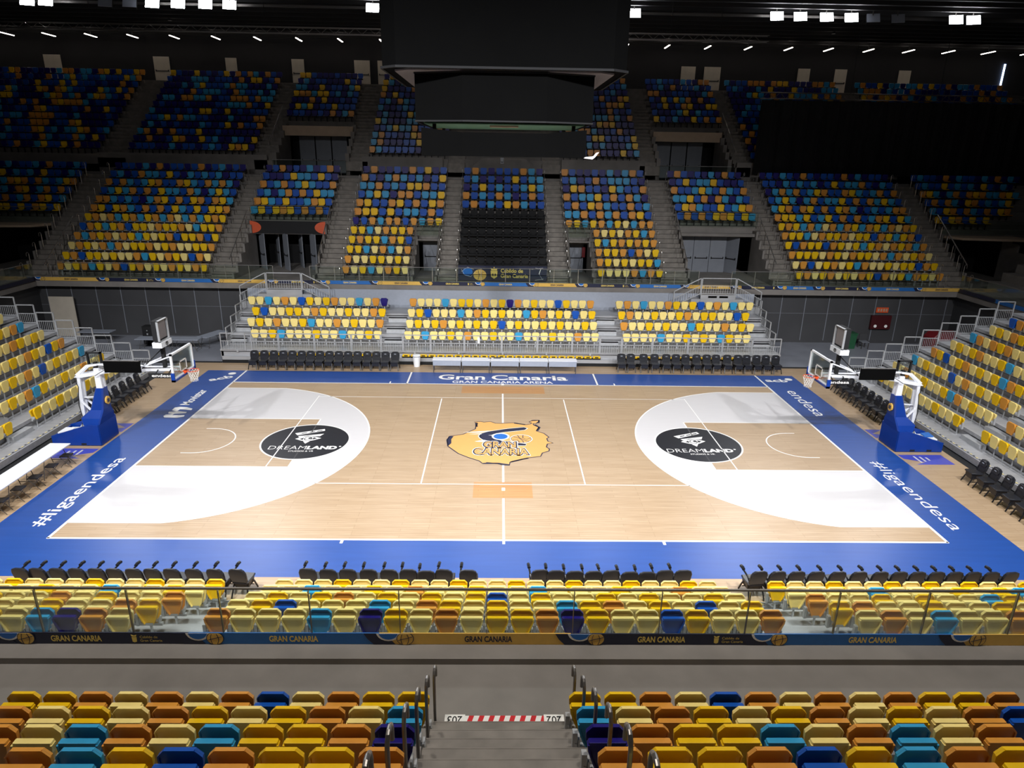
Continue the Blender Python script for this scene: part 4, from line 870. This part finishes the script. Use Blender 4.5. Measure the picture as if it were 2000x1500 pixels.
    b = MB(); x0, x1 = sorted((X(12.73), X(12.87))); b.box(x0, x1, -.93, .93, 2.84, 2.92); b.box(x0, x1, -.93, -.885, 2.84, 3.2); b.box(x0, x1, .885, .93, 2.84, 3.2); part('edge_padding', b, 'pad_blue', bb_)
    b = MB().tube([(X(12.425)+.225*math.cos(a), .225*math.sin(a), 3.05) for a in [2*PI*i/28 for i in range(28)]], .011, 8, closed=True)
    b.box(*sorted((X(12.64), X(12.78))), -.09, .09, 2.98, 3.06); b.prism([(X(12.62), 3.06), (X(12.78), 3.06), (X(12.78), 2.86)], 'y', -.06, .06)
    part('rim', b, 'orange_rim', t)
    b = MB(); N = 12
    def nr(k): return .22-.09*min(1, k/4)+(.015 if k == 5 else 0)
    for i in range(N):
        for dr in (1, -1):
            pts = []
            for k in range(6): a = 2*PI*(i+dr*k*.5)/N; pts.append((X(12.425)+nr(k)*math.cos(a), nr(k)*math.sin(a), 3.03-.085*k))
            b.tube(pts, .006, 4)
    part('net', b, 'net_white', t)
    # shot clock over the board with white plinth
    ck = link('shot_clock', MB().box(*sorted((X(13.42), X(13.62))), -.38, .38, 4.3, 5.12).mesh('shot_clock', [MATS['black_matte']]), t)
    b = MB(); x0, x1 = sorted((X(13.34), X(13.42)))
    for a in ((-.4, -.37, 4.28, 5.12), (.37, .4, 4.28, 5.12), (-.4, .4, 5.09, 5.12), (-.4, .4, 4.28, 4.31)): b.box(x0, x1, *a)
    part('clock_frame', b, 'galv', ck); part('clock_face', MB().box(*sorted((X(13.4), X(13.43))), -.3, .3, 4.38, 5.04), 'mesh_grey', ck)
    b = MB().box(*sorted((X(13.3), X(13.66))), -.42, .42, 4.06, 4.27); part('plinth', b, 'white_paint', ck)
    b = MB(); 
    xx = X(13.29); 
    def yz(pts, w=.012):
        for i in range(len(pts)-1): b.bar((xx, pts[i][0], pts[i][1]), (xx, pts[i+1][0], pts[i+1][1]), .008, w)
    for aa, bb2, dz in ((.1, .07, 0), (.035, .07, 0), (.075, .03, .03)):
        yz([(aa*math.cos(q), 4.165+dz+bb2*math.sin(q)) for q in [2*PI*i/18 for i in range(19)]])
    part('plinth_emblem', b, 'black_matte', ck)
    # second clock on the tower and display on the arm
    c2 = link('rear_shot_clock', MB().box(*sorted((X(16.02), X(16.5))), .02, .04, 3.24, 3.74).mesh('rear_shot_clock', [MATS['board_glass']]), t)
    b = MB(); xa, xb = sorted((X(15.98), X(16.54)))
    b.box(xa, xb, -.03, .09, 3.7, 3.75); b.box(xa, xb, -.03, .09, 3.2, 3.25); b.box(xa, xa+.05, -.03, .09, 3.2, 3.75); b.box(xb-.05, xb, -.03, .09, 3.2, 3.75); b.bar(((xa+xb)/2, .03, 3.0), ((xa+xb)/2, .03, 3.2), .1); part('clock_frame', b, 'black_matte', c2)
    b = MB(); xm = (xa+xb)/2
    def digit(x, z, w_, h_):
        for q in ((x, z, w_, .012), (x, z+h_, w_, .012), (x, z+h_/2, w_, .012)): b.box(q[0], q[0]+w_, .0, .015, q[1], q[1]+.014)
        b.box(x, x+.014, .0, .015, z, z+h_); b.box(x+w_-.014, x+w_, .0, .015, z, z+h_)
    for dx in (-.19, -.1, .03, .12): digit(xm+dx, 3.54, .07, .11)
    for dx in (-.12, .03): digit(xm+dx, 3.3, .1, .17)
    part('clock_segments', b, 'steel_dark', c2)
    b = MB(); xa, xb = sorted((X(14.16), X(15.55))); b.box(xa, xb, -.64, -.56, 3.12, 3.58); d = part('display', b, 'screen_black', t, label='black display board hung on the arm')
    b = MB().box(xa+.3, xa+.36, -.58, -.2, 3.2, 3.26); b.box(xb-.36, xb-.3, -.58, -.2, 3.2, 3.26); b.box(xa, xb, -.64, -.56, 3.58, 3.6); part('display_bracket', b, 'steel_dark', d)
    b = MB(); xa, xb = sorted((X(12.95), X(14.0))); b.box(xa, xb, -.42, -.4, 2.84, 3.04); part('endesa_board', b, 'black_matte', t); b = MB(); text('endesa', b, (xa+.13, -.425, 2.885), (1, 0, 0), (0, 0, 1), .8, .12, 0, .015); part('lettering', b, 'line_white', t)
    b = MB()
    for q in (13.2, 13.7): b.bar((X(q), -.41, 3.03), (X(q), -.2, 3.12), .03)
    part('board_hook', b, 'black_matte', t)
    b = MB().tube([(X(17.05), -.25, 2.75), (X(16.9), -.3, 2.4), (X(17.05), -.26, 1.6), (X(17.0), -.24, 1.0), (X(17.2), -.2, .5)], .014, 6); b.tube([(X(16.2), -.25, 2.85), (X(15.95), -.3, 3.0), (X(15.6), -.28, 3.2)], .012, 6); part('cable', b, 'black_matte', t)
goal(-1); goal(1)
solo('towel', MB().prism([(17.55, -.3), (17.95, -.25), (18.0, .2), (17.6, .1)], 'z', .5, .54, 0, .01), 'decal_sky', 'light blue cloth lying on the base of the right goal', 'cloth')
for o in COL.objects:
    if o.name.startswith('towel'): o.location = (0, 0, .02)

# ------------------------------------------------------------------ black courtside chairs
def chair_parts():
    P = {}
    b = MB(); b.prism([(-.21, -.26), (.21, -.26), (.235, -.1), (.23, .18), (.19, .22), (-.19, .22), (-.23, .18), (-.235, -.1)], 'z', .42, .49, 0, .02); b.prism([(-.2, .42), (.2, .42), (.17, .24), (-.17, .24)], 'y', -.235, .16, 0, .02); P['seat'] = (b, 'leather_black')
    b = MB(); o = [(-.2, .47), (.2, .47), (.235, .62), (.24, .78), (.2, .88), (.1, .92), (-.1, .92), (-.2, .88), (-.24, .78), (-.235, .62)]
    b.prism(o, 'y', .27, .20, 0, .02); b.prism([(-.16, .70), (.16, .70), (.19, .8), (.12, .89), (-.12, .89), (-.19, .8)], 'y', .2, .165, 0, .015); P['backrest'] = (b, 'leather_black')
    b = MB(); b.prism([(-.06, .80), (.06, .80), (.05, .825), (-.05, .825)], 'y', .163, .158); P['grip_hole'] = (b, 'table_grey')
    for i, (x, y) in enumerate(((-.205, -.24), (.205, -.24), (-.205, .26), (.205, .26))):
        b = MB(); b.tube([(x*.9, y*.35, .44), (x*.98, y*.8, .26), (x*1.06, y*1.25, .012)], .024, 6); P['leg%d' % i] = (b, 'chair_black')
    b = MB(); b.bar((-.22, -.12, .22), (.22, -.12, .22), .02); b.bar((-.22, .12, .22), (.22, .12, .22), .02); b.bar((-.19, .14, .45), (-.19, .2, .66), .03); b.bar((.19, .14, .45), (.19, .2, .66), .03); P['frame'] = (b, 'chair_black')
    b = MB(); b.tube([(.225, .22, .6), (.23, .1, .68), (.23, -.22, .72)], .026, 6); b.tube([(.23, -.14, .73), (.23, -.22, .75), (.23, -.31, .74)], .045, 8); P['armrest'] = (b, 'chair_black')
    for k in ('backrest', 'grip_hole'):
        P[k][0].v = [(v[0], v[1]+(v[2]-.62)*.24-.01, v[2]*1.05-.02) for v in P[k][0].v]
    return {k: m[0].mesh(k.rstrip('0123'), [m[1]]) for k, m in P.items()}
CP = chair_parts()
def chair(x, y, rz, label, group, arm=False, z=0.0):
    t = thing('folding_chair', uniq(label), 'chair', (x, y, z), rz, group)
    for k, me in CP.items():
        if k == 'armrest' and not arm: continue
        link(k.rstrip('0123'), me, t)
FCL = [-13.76, -13.21, -12.68, -12.16, -11.66, -11.15, -10.65, -10.14, -9.62, -9.1, -8.58, -8.06, -7.52, -7.02, -6.52, -5.98]
FCR = [6.66, 7.2, 7.92, 8.54, 9.19, 9.75, 10.3, 10.91, 11.48, 12.01, 12.64, 13.25, 13.75, 14.31, 14.84, 15.4]
for i, x in enumerate(FCL): chair(x, 9.95, random.uniform(-.03, .03), 'black padded folding chair in far courtside row left of tables, %s from left' % ORD[i+1], 'far courtside chairs left of the tables')
for i, x in enumerate(FCR): chair(x, 10.05, random.uniform(-.04, .04), 'black padded folding chair in far courtside row right of tables, %s from left' % ORD[i+1], 'far courtside chairs right of the tables')
NC = [-12.93, -12.48, -11.96, -11.46, -10.95, -10.48, -9.98, -9.5, -8.99, -8.42, -7.86, -7.28]
for i, x in enumerate(NC): chair(x+.25, -10.22, PI-.12, 'black padded folding chair in near courtside row, left group, %s from left' % ORD[i+1], 'near courtside chairs, left group', True)
for i, x in enumerate([-5.2, -4.65, -4.13, -3.6, -3.05, -2.55, -2.07, -1.58, -.95]): chair(x, -10.22+random.uniform(-.05, .05), PI-random.uniform(0, .12), 'black padded folding chair in near courtside row, left of centre, %s from left' % ORD[i+1], 'near courtside chairs, left of centre', True)
for i, x in enumerate([.92, 1.37, 1.86, 2.36, 2.82, 3.32, 3.8, 4.28, 4.78]): chair(x, -10.22+random.uniform(-.05, .05), PI+random.uniform(0, .14), 'black padded folding chair in near courtside row, right of centre, %s from left' % ORD[i+1], 'near courtside chairs, right of centre', True)
NRX = [6.8, 7.3, 7.82, 8.35, 8.93, 9.5, 10.08, 10.6, 11.1, 11.62, 12.12, 12.62, 13.12, 13.65]
for i, x in enumerate(NRX): chair(x, -10.22, PI+.12, 'black padded folding chair in near courtside row, right group, %s from left' % ORD[i+1], 'near courtside chairs, right group', True)
for i, y in enumerate((6.0, 5.35, 4.7, 4.05, 3.4, 2.8, 2.2)): chair(-17.85, y, PI/2+.05, 'black padded chair behind left baseline, %s from the far corner' % ORD[i+1], 'chairs behind the left baseline')
for i, y in enumerate((6.9, 6.25, 5.6, 4.95, 4.3, 3.65, 3.05, 2.5)): chair(17.45, y, -PI/2-.05, 'black padded chair behind right baseline beyond the goal, %s from far corner' % ORD[i+1], 'chairs behind the right baseline beyond the goal')
for i, y in enumerate((-3.4, -4.05, -4.7, -5.35, -6.0, -6.65, -7.3)): chair(17.6, y, -PI/2-.05, 'black padded chair behind right baseline nearer the camera, %s from goal' % ORD[i+1], 'chairs behind the right baseline nearer the camera')

# ------------------------------------------------------------------ tables
for i in range(5):
    x0 = -3.84+i*1.59; x1 = x0+1.56
    t = thing('scorers_table', uniq('grey scorers table with front panel at far sideline, %s of five from left' % ORD[i+1]), 'table', ((x0+x1)/2, 9.7, 0), 0, 'scorers tables'); h = (x1-x0)/2
    part('tabletop', MB().box(-h, h, -.3, .25, .72, .75), 'table_white', t); part('front_panel', MB().box(-h+.02, h-.02, -.28, -.26, .42, .71), 'table_grey', t)
    for sx in (-1, 1):
        for yy in (-.25, .2): part('leg', MB().box(sx*(h-.05)-.02, sx*(h-.05)+.02, yy-.02, yy+.02, 0, .72), 'steel_dark', t)
solo('laptop', MB().box(-.5, -.1, 9.78, 9.92, .752, .79), 'panel_dark', 'grey flat device lying on the middle scorers table', 'device')
solo('microphone', MB().tube([(-.8, 9.75, .765), (-.7, 9.78, .78), (-.62, 9.76, .765)], .012, 6), 'black_matte', 'small black microphone lying left of the grey device', 'microphone')
t = thing('waste_bin', 'white waste bin with dark rim left of the scorers tables', 'bin', (-4.85, 10.6, 0)); part('bin_body', MB().cyl((0, 0, 0), .17, .62, 16, 0, .22), 'white_paint', t); part('lid', MB().cyl((0, 0, .62), .23, .06, 16, 0, .2), 'white_paint', t); part('rim_band', MB().cyl((0, 0, .59), .226, .035, 16), 'black_matte', t)
def ftable(x, y, L, W_, rz, label, m, grp=None, z=0.0):
    t = thing('folding_table', uniq(label), 'table', (x, y, z), rz, grp); part('tabletop', MB().box(-L/2, L/2, -W_/2, W_/2, .71, .745), m, t)
    for sx in (-1, 1):
        b = MB()
        for sy in (-1, 1): b.tube([(sx*L*.3, sy*W_*.4, .71), (sx*L*.42, sy*W_*.42, 0.01)], .014, 6)
        b.tube([(sx*L*.4, -W_*.42, .15), (sx*L*.4, W_*.42, .15)], .012, 6); part('leg_frame', b, 'steel_dark', t)
for i in range(3): ftable(-16.85, -2.98-1.83*i, 1.82, .76, PI/2, 'white folding table by the left baseline, %s from the goal' % ORD[i+1], 'table_white', 'white tables by the left baseline')
for i, y in enumerate((-2.5, -3.4, -4.3, -5.15, -6.0)):
    t = thing('stool', uniq('black folding stool under the white tables, %s from the goal' % ORD[i+1]), 'stool', (-16.42, y, 0), .1, 'stools under the white tables'); part('seat', MB().box(-.17, .17, -.17, .17, .44, .47), 'chair_black', t)
    for sy in (-1, 1):
        b = MB().tube([(-.17, sy*.16, .44), (.2, sy*.16, .01)], .012, 6); b.tube([(.17, sy*.14, .44), (-.2, sy*.14, .01)], .012, 6); part('leg_frame', b, 'steel_dark', t)
ftable(-21.0, 13.6, 1.85, .75, 0, 'grey folding table by far left wall, left of two in line', 'table_grey', z=-.06); ftable(-19.1, 13.6, 1.85, .75, 0, 'grey folding table by far left wall, right of two in line', 'table_grey', z=-.06); ftable(-17.9, 14.75, 1.8, .75, 1.2, 'grey folding table set at an angle near the end of the far stand', 'table_grey', z=-.06); ftable(-25.2, 15.1, 2.0, .75, 0, 'grey folding table in the dark far left corner', 'table_grey', z=-.06)
t = thing('loudspeaker', 'black loudspeaker on the floor by the far left wall', 'loudspeaker', (-21.9, 15.0, -.06)); part('cabinet', MB().box(-.3, .3, -.25, .25, 0, 1.15), 'black_matte', t); b = MB().cyl((0, 0, 0), .05, .02, 12); o = part('driver', MB().box(-.04, .04, -.27, -.25, .62, .72), 'galv', t); part('driver', MB().box(-.03, .03, -.27, -.25, .86, .92), 'galv', t)
t = thing('wheeled_bin', 'dark green wheeled bin by the far right wall', 'bin', (22.4, 15.8, -.06)); part('bin_body', MB().prism([(-.24, 0), (.24, 0), (.3, .95), (-.3, .95)], 'y', -.3, .3), 'green_bin', t); part('lid', MB().box(-.32, .32, -.34, .32, .95, 1.02), 'green_bin', t)
t = thing('plastic_chair', 'dark grey chair beside the green bin', 'chair', (23.3, 15.7, -.06)); part('seat', MB().box(-.24, .24, -.24, .24, .43, .47), 'door_grey', t); part('backrest', MB().box(-.24, .24, .2, .24, .5, .9), 'panel_dark', t)
for sx in (-1, 1):
    for sy in (-1, 1): part('leg', MB().box(sx*.21-.02, sx*.21+.02, sy*.21-.02, sy*.21+.02, 0, .43), 'steel_dark', t)
solo('fair_panel', MB().box(-28.75, -27.2, 16.6, 16.65, -.06, 2.5), 'door_beige', 'pale beige door panel in the dark far left corner', 'panel')
t = thing('hose_cabinet', 'dark red fire hose cabinet on the far right wall', 'cabinet', (24.8, 16.78, .95)); part('cabinet_body', MB().box(-.65, .65, 0, .18, 0, .9), 'red_dark', t)
for dx in (-.35, .35): part('hose_dial', MB().prism(ell(dx, .2, .1, .1, 14), 'y', -.02, 0), 'line_white', t)
t = thing('fire_sign', 'orange sign above the hose cabinet', 'sign', (24.82, 16.93, 2.02)); part('sign_plate', MB().box(-.4, .4, 0, .04, 0, .34), MATS['sign_red'] if False else 'sign_red', t); b = MB()
for i, dx in enumerate((-.3, -.12, .06, .22)): b.box(dx, dx+.1, -.01, 0, .08, .26)
part('sign_symbol', b, 'header_beige', t)
t = thing('tarpaulin_cart', 'red covered cart behind the right side stand end rail', 'cart', (26.9, 13.4, -.06)); part('cover', MB().prism([(-1.0, .2), (1.0, .2), (1.0, 1.35), (.7, 1.7), (-.75, 1.7), (-1.0, 1.4)], 'y', -.5, .5, 0, .05), 'red_paint', t); part('wheel', MB().prism(ell(-.7, .1, .1, .1, 12), 'y', -.5, -.42), 'black_matte', t); part('wheel', MB().prism(ell(.7, .1, .1, .1, 12), 'y', -.5, -.42), 'black_matte', t)

# stair tape and block numbers
t = thing('hazard_tape_strip', 'red and white tape strip with 203 and 202 at head of near stairs', 'tape')
b = MB(); rect(b, -.93, .82, -17.99, -17.88, 3.442, 0)
for i in range(8):
    x = -.62+i*.155; b.add([(x, -17.99, 3.443), (x+.075, -17.99, 3.443), (x+.105, -17.88, 3.443), (x+.03, -17.88, 3.443)], [(0, 1, 2, 3)], 1)
part('tape', b, ['line_white', 'tape_red'], t)
for s_, x in (('203', -.69), ('202', .78)):
    b = MB(); rect(b, x-.26, x+.04, -18.09, -17.86, 3.444, 0); text(s_, b, (x, -17.89, 3.445), (-1, 0, 0), (0, -1, 0), .22, .15, 1, .01); part('number_plate', b, ['line_white', 'black_matte'], t)

# ------------------------------------------------------------------ centre-hung scoreboard
t = thing('scoreboard', 'large black centre-hung scoreboard over the court', 'scoreboard', (-.1, 1.0, 0))
def octa(wx, wy, ch): return [(-wx+ch, -wy), (wx-ch, -wy), (wx, -wy+ch*.9), (wx, wy-ch), (wx-ch, wy), (-wx+ch, wy), (-wx, wy-ch), (-wx, -wy+ch*.9)]
part('upper_housing', MB().prism(octa(3.95, 3.4, .5), 'z', 13.98, 20.4), 'screen_black', t); b = MB(); o1 = octa(3.97, 3.45, .5)
for i in range(8): p, q = o1[i], o1[(i+1) % 8]; b.bar((p[0], p[1], 13.98), (q[0], q[1], 13.98), .07)
part('housing_edge', b, 'black_matte', t); part('underside_panel', MB().prism(octa(3.6, 3.1, .5), 'z', 13.92, 13.97), 'mesh_grey', t)
def screen_ring(name, wx, wc, yf, ys, z0, z1, m):
    pts = [(-wx, ys), (-wc, yf), (wc, yf), (wx, ys), (wx, -ys), (wc, -yf), (-wc, -yf), (-wx, -ys)]
    o = part(name, MB().prism(pts, 'z', z0, z1), m, t); b = MB()
    for z in (z0, z1):
        for i in range(8): p, q = pts[i], pts[(i+1) % 8]; b.bar((p[0], p[1], z), (q[0], q[1], z), .05)
    part('screen_frame', b, 'black_matte', o); return o
screen_ring('middle_screen', 2.98, 1.38, -3.1, -2.5, 12.42, 13.9, 'screen_black')
part('green_ceiling_panel', MB().prism([(-2.75, -2.2), (2.75, -2.2), (2.75, 2.4), (-2.75, 2.4)], 'z', 12.36, 12.4), 'green_banner', t)
b = MB(); pts = [(-2.82, -2.35), (-1.4, -2.75), (1.4, -2.75), (2.82, -2.35)]
for (p, q) in zip(pts[:-1], pts[1:]):
    za = 12.22 if abs(p[0]) > 2 else 12.08; zb = 12.22 if abs(q[0]) > 2 else 12.08
    b.add([(p[0], p[1], 11.32), (q[0], q[1], 11.32), (q[0], q[1], zb), (p[0], p[1], za), (p[0], p[1]+.1, 11.32), (q[0], q[1]+.1, 11.32), (q[0], q[1]+.1, zb), (p[0], p[1]+.1, za)], [(0, 1, 2, 3), (7, 6, 5, 4), (4, 5, 1, 0), (3, 2, 6, 7), (0, 3, 7, 4), (1, 5, 6, 2)])
for sg in (-1, 1): b.add([(sg*2.82, -2.35, 11.32), (sg*2.82, 2.3, 11.32), (sg*2.82, 2.3, 12.2), (sg*2.82, -2.35, 12.2), (sg*2.74, -2.35, 11.32), (sg*2.74, 2.3, 11.32), (sg*2.74, 2.3, 12.2), (sg*2.74, -2.35, 12.2)], [(0, 1, 2, 3), (7, 6, 5, 4), (0, 3, 7, 4), (1, 5, 6, 2), (3, 2, 6, 7), (0, 4, 5, 1)])
b.box(-2.8, 2.8, 2.3, 2.4, 11.32, 12.2); part('lower_screen', b, 'screen_black', t)
b = MB(); b.box(-.5, .5, -1.6, -1.2, 12.3, 12.36); part('lamp_box', b, 'header_beige', t)
b = MB()
for sx in (-2.4, 2.4):
    for sy in (-2, 2): b.bar((sx, sy, 11.4), (sx, sy, 14), .12)
part('hanger', b, 'black_matte', t)
solo('paper_sheet', MB().prism([(2.6, 11.34), (2.98, 11.38), (3.08, 11.5), (3.18, 11.52), (3.06, 11.36), (2.96, 11.28), (2.6, 11.32)], 'y', -1.36, -1.35), 'line_white', 'loose white sheet hanging at the lower right corner of the scoreboard', 'sheet')
solo('small_camera', MB().box(-.22, -.1, -1.7, -1.58, 11.1, 11.3).box(-.2, -.12, -1.75, -1.7, 11.16, 11.24), 'black_matte', 'small black camera under the middle of the scoreboard', 'camera')
# big black curtain on its truss
t = thing('stage_curtain', 'huge black curtain hiding the far right upper tier', 'curtain')
b = MB(); pts = []
N = 160
for i in range(N+1):
    x = 19.3+i*(27/N); y = 28.4+.12*math.sin(i*.9)+.07*math.sin(i*2.3); pts.append((x, y))
vs = [(p[0], p[1], 10.3) for p in pts]+[(p[0], p[1], 15.65) for p in pts]+[(p[0], p[1]+.04, 10.3) for p in pts]+[(p[0], p[1]+.04, 15.65) for p in pts]; n1 = N+1; fs = []
for i in range(N): fs += [(i, i+1, n1+i+1, n1+i), (2*n1+i+1, 2*n1+i, 3*n1+i, 3*n1+i+1)]
b.add(vs, fs); part('cloth', b, 'black_cloth', t)
def truss(x0, x1, y, z, h, label):
    t = thing('lighting_truss', uniq(label), 'truss'); b = MB()
    for dy in (0, .35): b.tube([(x0, y+dy, z), (x1, y+dy, z)], .03, 6); b.tube([(x0, y+dy, z+h), (x1, y+dy, z+h)], .03, 6)
    part('chords', b, 'steel_dark', t); b = MB(); n = int((x1-x0)/.9)
    for i in range(n): a = x0+i*.9; b.bar((a, y, z), (a+.45, y, z+h), .03); b.bar((a+.45, y, z+h), (a+.9, y, z), .03)
    part('lacing', b, 'steel_dark', t)
    for i in range(1, 4): xh = x0+(x1-x0)*i/4; part('hanger', MB().box(xh-.015, xh+.015, y+.1, y+.13, z+h, 21.3), 'black_matte', t)
truss(19.2, 46, 28.2, 15.72, .42, 'grey lattice truss carrying the black curtain'); truss(-50, -4.5, 24, 18.85, .36, 'grey lattice truss under the ceiling left of the scoreboard'); truss(4.5, 17.7, 24, 18.9, .36, 'grey lattice truss under the ceiling right of the scoreboard')
for x0, x1, lb in ((-50, -4.3, 'left'), (4.3, 24, 'right')): solo('catwalk_beam', MB().box(x0, x1, 26.2, 26.35, 20.75, 20.9), 'steel_dark', 'long grey catwalk beam behind the floodlights, %s of scoreboard' % lb, 'beam')
b = MB().box(45.68, 45.82, 40.9, 40.95, 18.2, 20.0); solo('light_strip', b, 'led_blue', 'bright bluish vertical light strip at the far right', 'light')

# ------------------------------------------------------------------ lights
def spot(parent, tgt, W_, angle, blend, loc, r=.35, col=(.96, .97, 1.0)):
    l = bpy.data.lights.new('flood_beam', 'SPOT'); l.energy = W_; l.spot_size = math.radians(angle); l.spot_blend = blend; l.shadow_soft_size = r; l.color = col
    o = bpy.data.objects.new('flood_beam', l); COL.objects.link(o); o.parent = parent; o.location = loc
    d = Vector(tgt)-(parent.location+Vector(loc)); o.rotation_euler = d.to_track_quat('-Z', 'Y').to_euler()
ff = MB().box(-.42, .42, -.08, 0, -.36, .36)
for i in (-1, 1): ff.box(i*.46-.02, i*.46+.02, -.1, .3, -.05, .4, 1)
ff = MB(); ff.box(-.42, .42, 0, .16, -.36, .36)
yk = MB().box(-.03, .03, .1, .16, .0, .68).mesh('yoke', ['steel_dark'])
lens = MB().box(-.41, .41, -.04, 0, -.36, .36)
hm = ff.mesh('housing', ['black_matte']); lm = lens.mesh('lens', ['lamp_face']); lo = lens.mesh('lens', ['table_grey'])
FX = [-31.7, -30.5, -23.5, -21.8, -20.0, -18.4, -8.9, 8.7, 18.4, 20.0, 21.8, 23.5, 30.7, 31.9]
FXO = [-26.6, -25.0, 25.0, 26.7]
for i, x in enumerate(sorted(FX+FXO)):
    on = x in FX
    t = thing('floodlight', uniq('%s floodlight under the far ceiling, %s from left' % ('lit white' if on else 'unlit grey', ORD[i+1])), 'floodlight', (x, 25, 20.6), 0, 'floodlights under the far ceiling')
    link('yoke', yk, t); h_ = link('housing', hm, t); l_ = link('lens', lm if on else lo, t)
    for o in (h_, l_): o.rotation_euler = (math.radians(-38), 0, math.radians(max(-20, min(20, -x*.6))))
    if on: spot(t, (x*.55, -5.5, 0), FLOOD_W*(1.25 if abs(x) < 10 else 1.0), 52, .55, (0, -.3, -.3))
for i, x in enumerate((-2.2, 2.0)):
    t = thing('floodlight', uniq('lit floodlight hidden behind the scoreboard, %s' % ['left', 'right'][i]), 'floodlight', (x, 25, 20.6), 0, 'floodlights under the far ceiling'); link('yoke', yk, t)
    for o in (link('housing', hm, t), link('lens', lm, t)): o.rotation_euler = (math.radians(-38), 0, 0)
    spot(t, (x*.55, -5.5, 0), FLOOD_W*1.2, 52, .55, (0, -.3, -.3))
for i, x in enumerate((-20, -12, -5, 5, 12, 20)):
    t = thing('floodlight', uniq('floodlight under the near ceiling, %s from left' % ORD[i+1]), 'floodlight', (x, -17, 20.05), 0, 'floodlights under the near ceiling'); link('yoke', yk, t)
    for o in (link('housing', hm, t), link('lens', lm, t)): o.rotation_euler = (math.radians(38), 0, PI)
    spot(t, (x*.8, NEAR_AIM, 0), NEAR_W, NEAR_ANG, .75, (0, .3, -.3))
# ceiling downlights
dm = MB().cyl((0, 0, 0), .22, .05, 12).mesh('downlight', ['lamp_small']); sm_ = MB().box(-.05, .05, -.9, .9, -.02, .03).box(-.02, .02, -.02, .02, .03, .7, 1).mesh('strip_light', ['lamp_small', 'black_matte'])
n = 0
for i in range(-7, 8):
    for y, z, dx in ((38.0, 21.26, 0), (27.0, 21.26, .0)):
        if abs(i) <= 1: continue
        n += 1; link('downlight', dm, None, (i*7.5+dx, y, z), 0, uniq('small round ceiling downlight, %s line, %s position %s of the scoreboard' % ('back' if y > 30 else 'front', ORD[abs(i)], 'left' if i < 0 else 'right')), 'light', 'round ceiling downlights')
for i in range(-13, 14):
    if i == 0: continue
    link('strip_light', sm_, None, (i*3.55+(1.2 if i > 0 else -1.2)*0, 38.9, 20.6), 0, uniq('short strip light on the ceiling before far wall, %s %s of the scoreboard' % (ORD[abs(i)], 'left' if i < 0 else 'right')), 'light', 'short strip lights before the far wall')
# faint house light over the far tiers
for i, (x, y) in enumerate(((-26, 33), (-9, 33), (9, 33), (26, 33))):
    t = thing('house_fill_lamp', uniq('dim house lamp over the far tiers, %s from left' % ORD[i+1]), 'lamp', (x, y, 20.9), 0, 'dim house lamps'); part('lamp_body', MB().cyl((0, 0, 0), .15, .4, 12), 'black_matte', t)
    l = bpy.data.lights.new('house_fill_beam', 'POINT'); l.energy = HOUSE_W; l.shadow_soft_size = .3; l.color = (1, .9, .8); o = bpy.data.objects.new('house_fill_beam', l); COL.objects.link(o); o.parent = t; o.location = (0, 0, -.25)

for i, x in enumerate((-11, -4, 4, 11)):  # unseen fill lamps, added to brighten the near walkway and concrete
    t = thing('house_fill_lamp', uniq('added fill lamp over the near tier, %s from left' % ORD[i+1]), 'lamp', (x, -18.0, 21.15), 0, 'dim house lamps'); part('lamp_body', MB().cyl((0, 0, 0), .2, .15, 12), 'black_matte', t)
    l = bpy.data.lights.new('house_fill_beam', 'SPOT'); l.energy = NEARFILL_W; l.spot_size = math.radians(95); l.spot_blend = 1.0; l.shadow_soft_size = .4; l.color = (1, .94, .86); o = bpy.data.objects.new('house_fill_beam', l); COL.objects.link(o); o.parent = t; o.location = (0, 0, -.05); o.rotation_euler = (math.radians(8), 0, 0)
solo('notice_sheet', MB().box(-1.43, -1.3, 10.99, 11.0, 1.28, 1.62), 'line_white', 'white paper notice taped to the front rail of the far stand', 'notice')
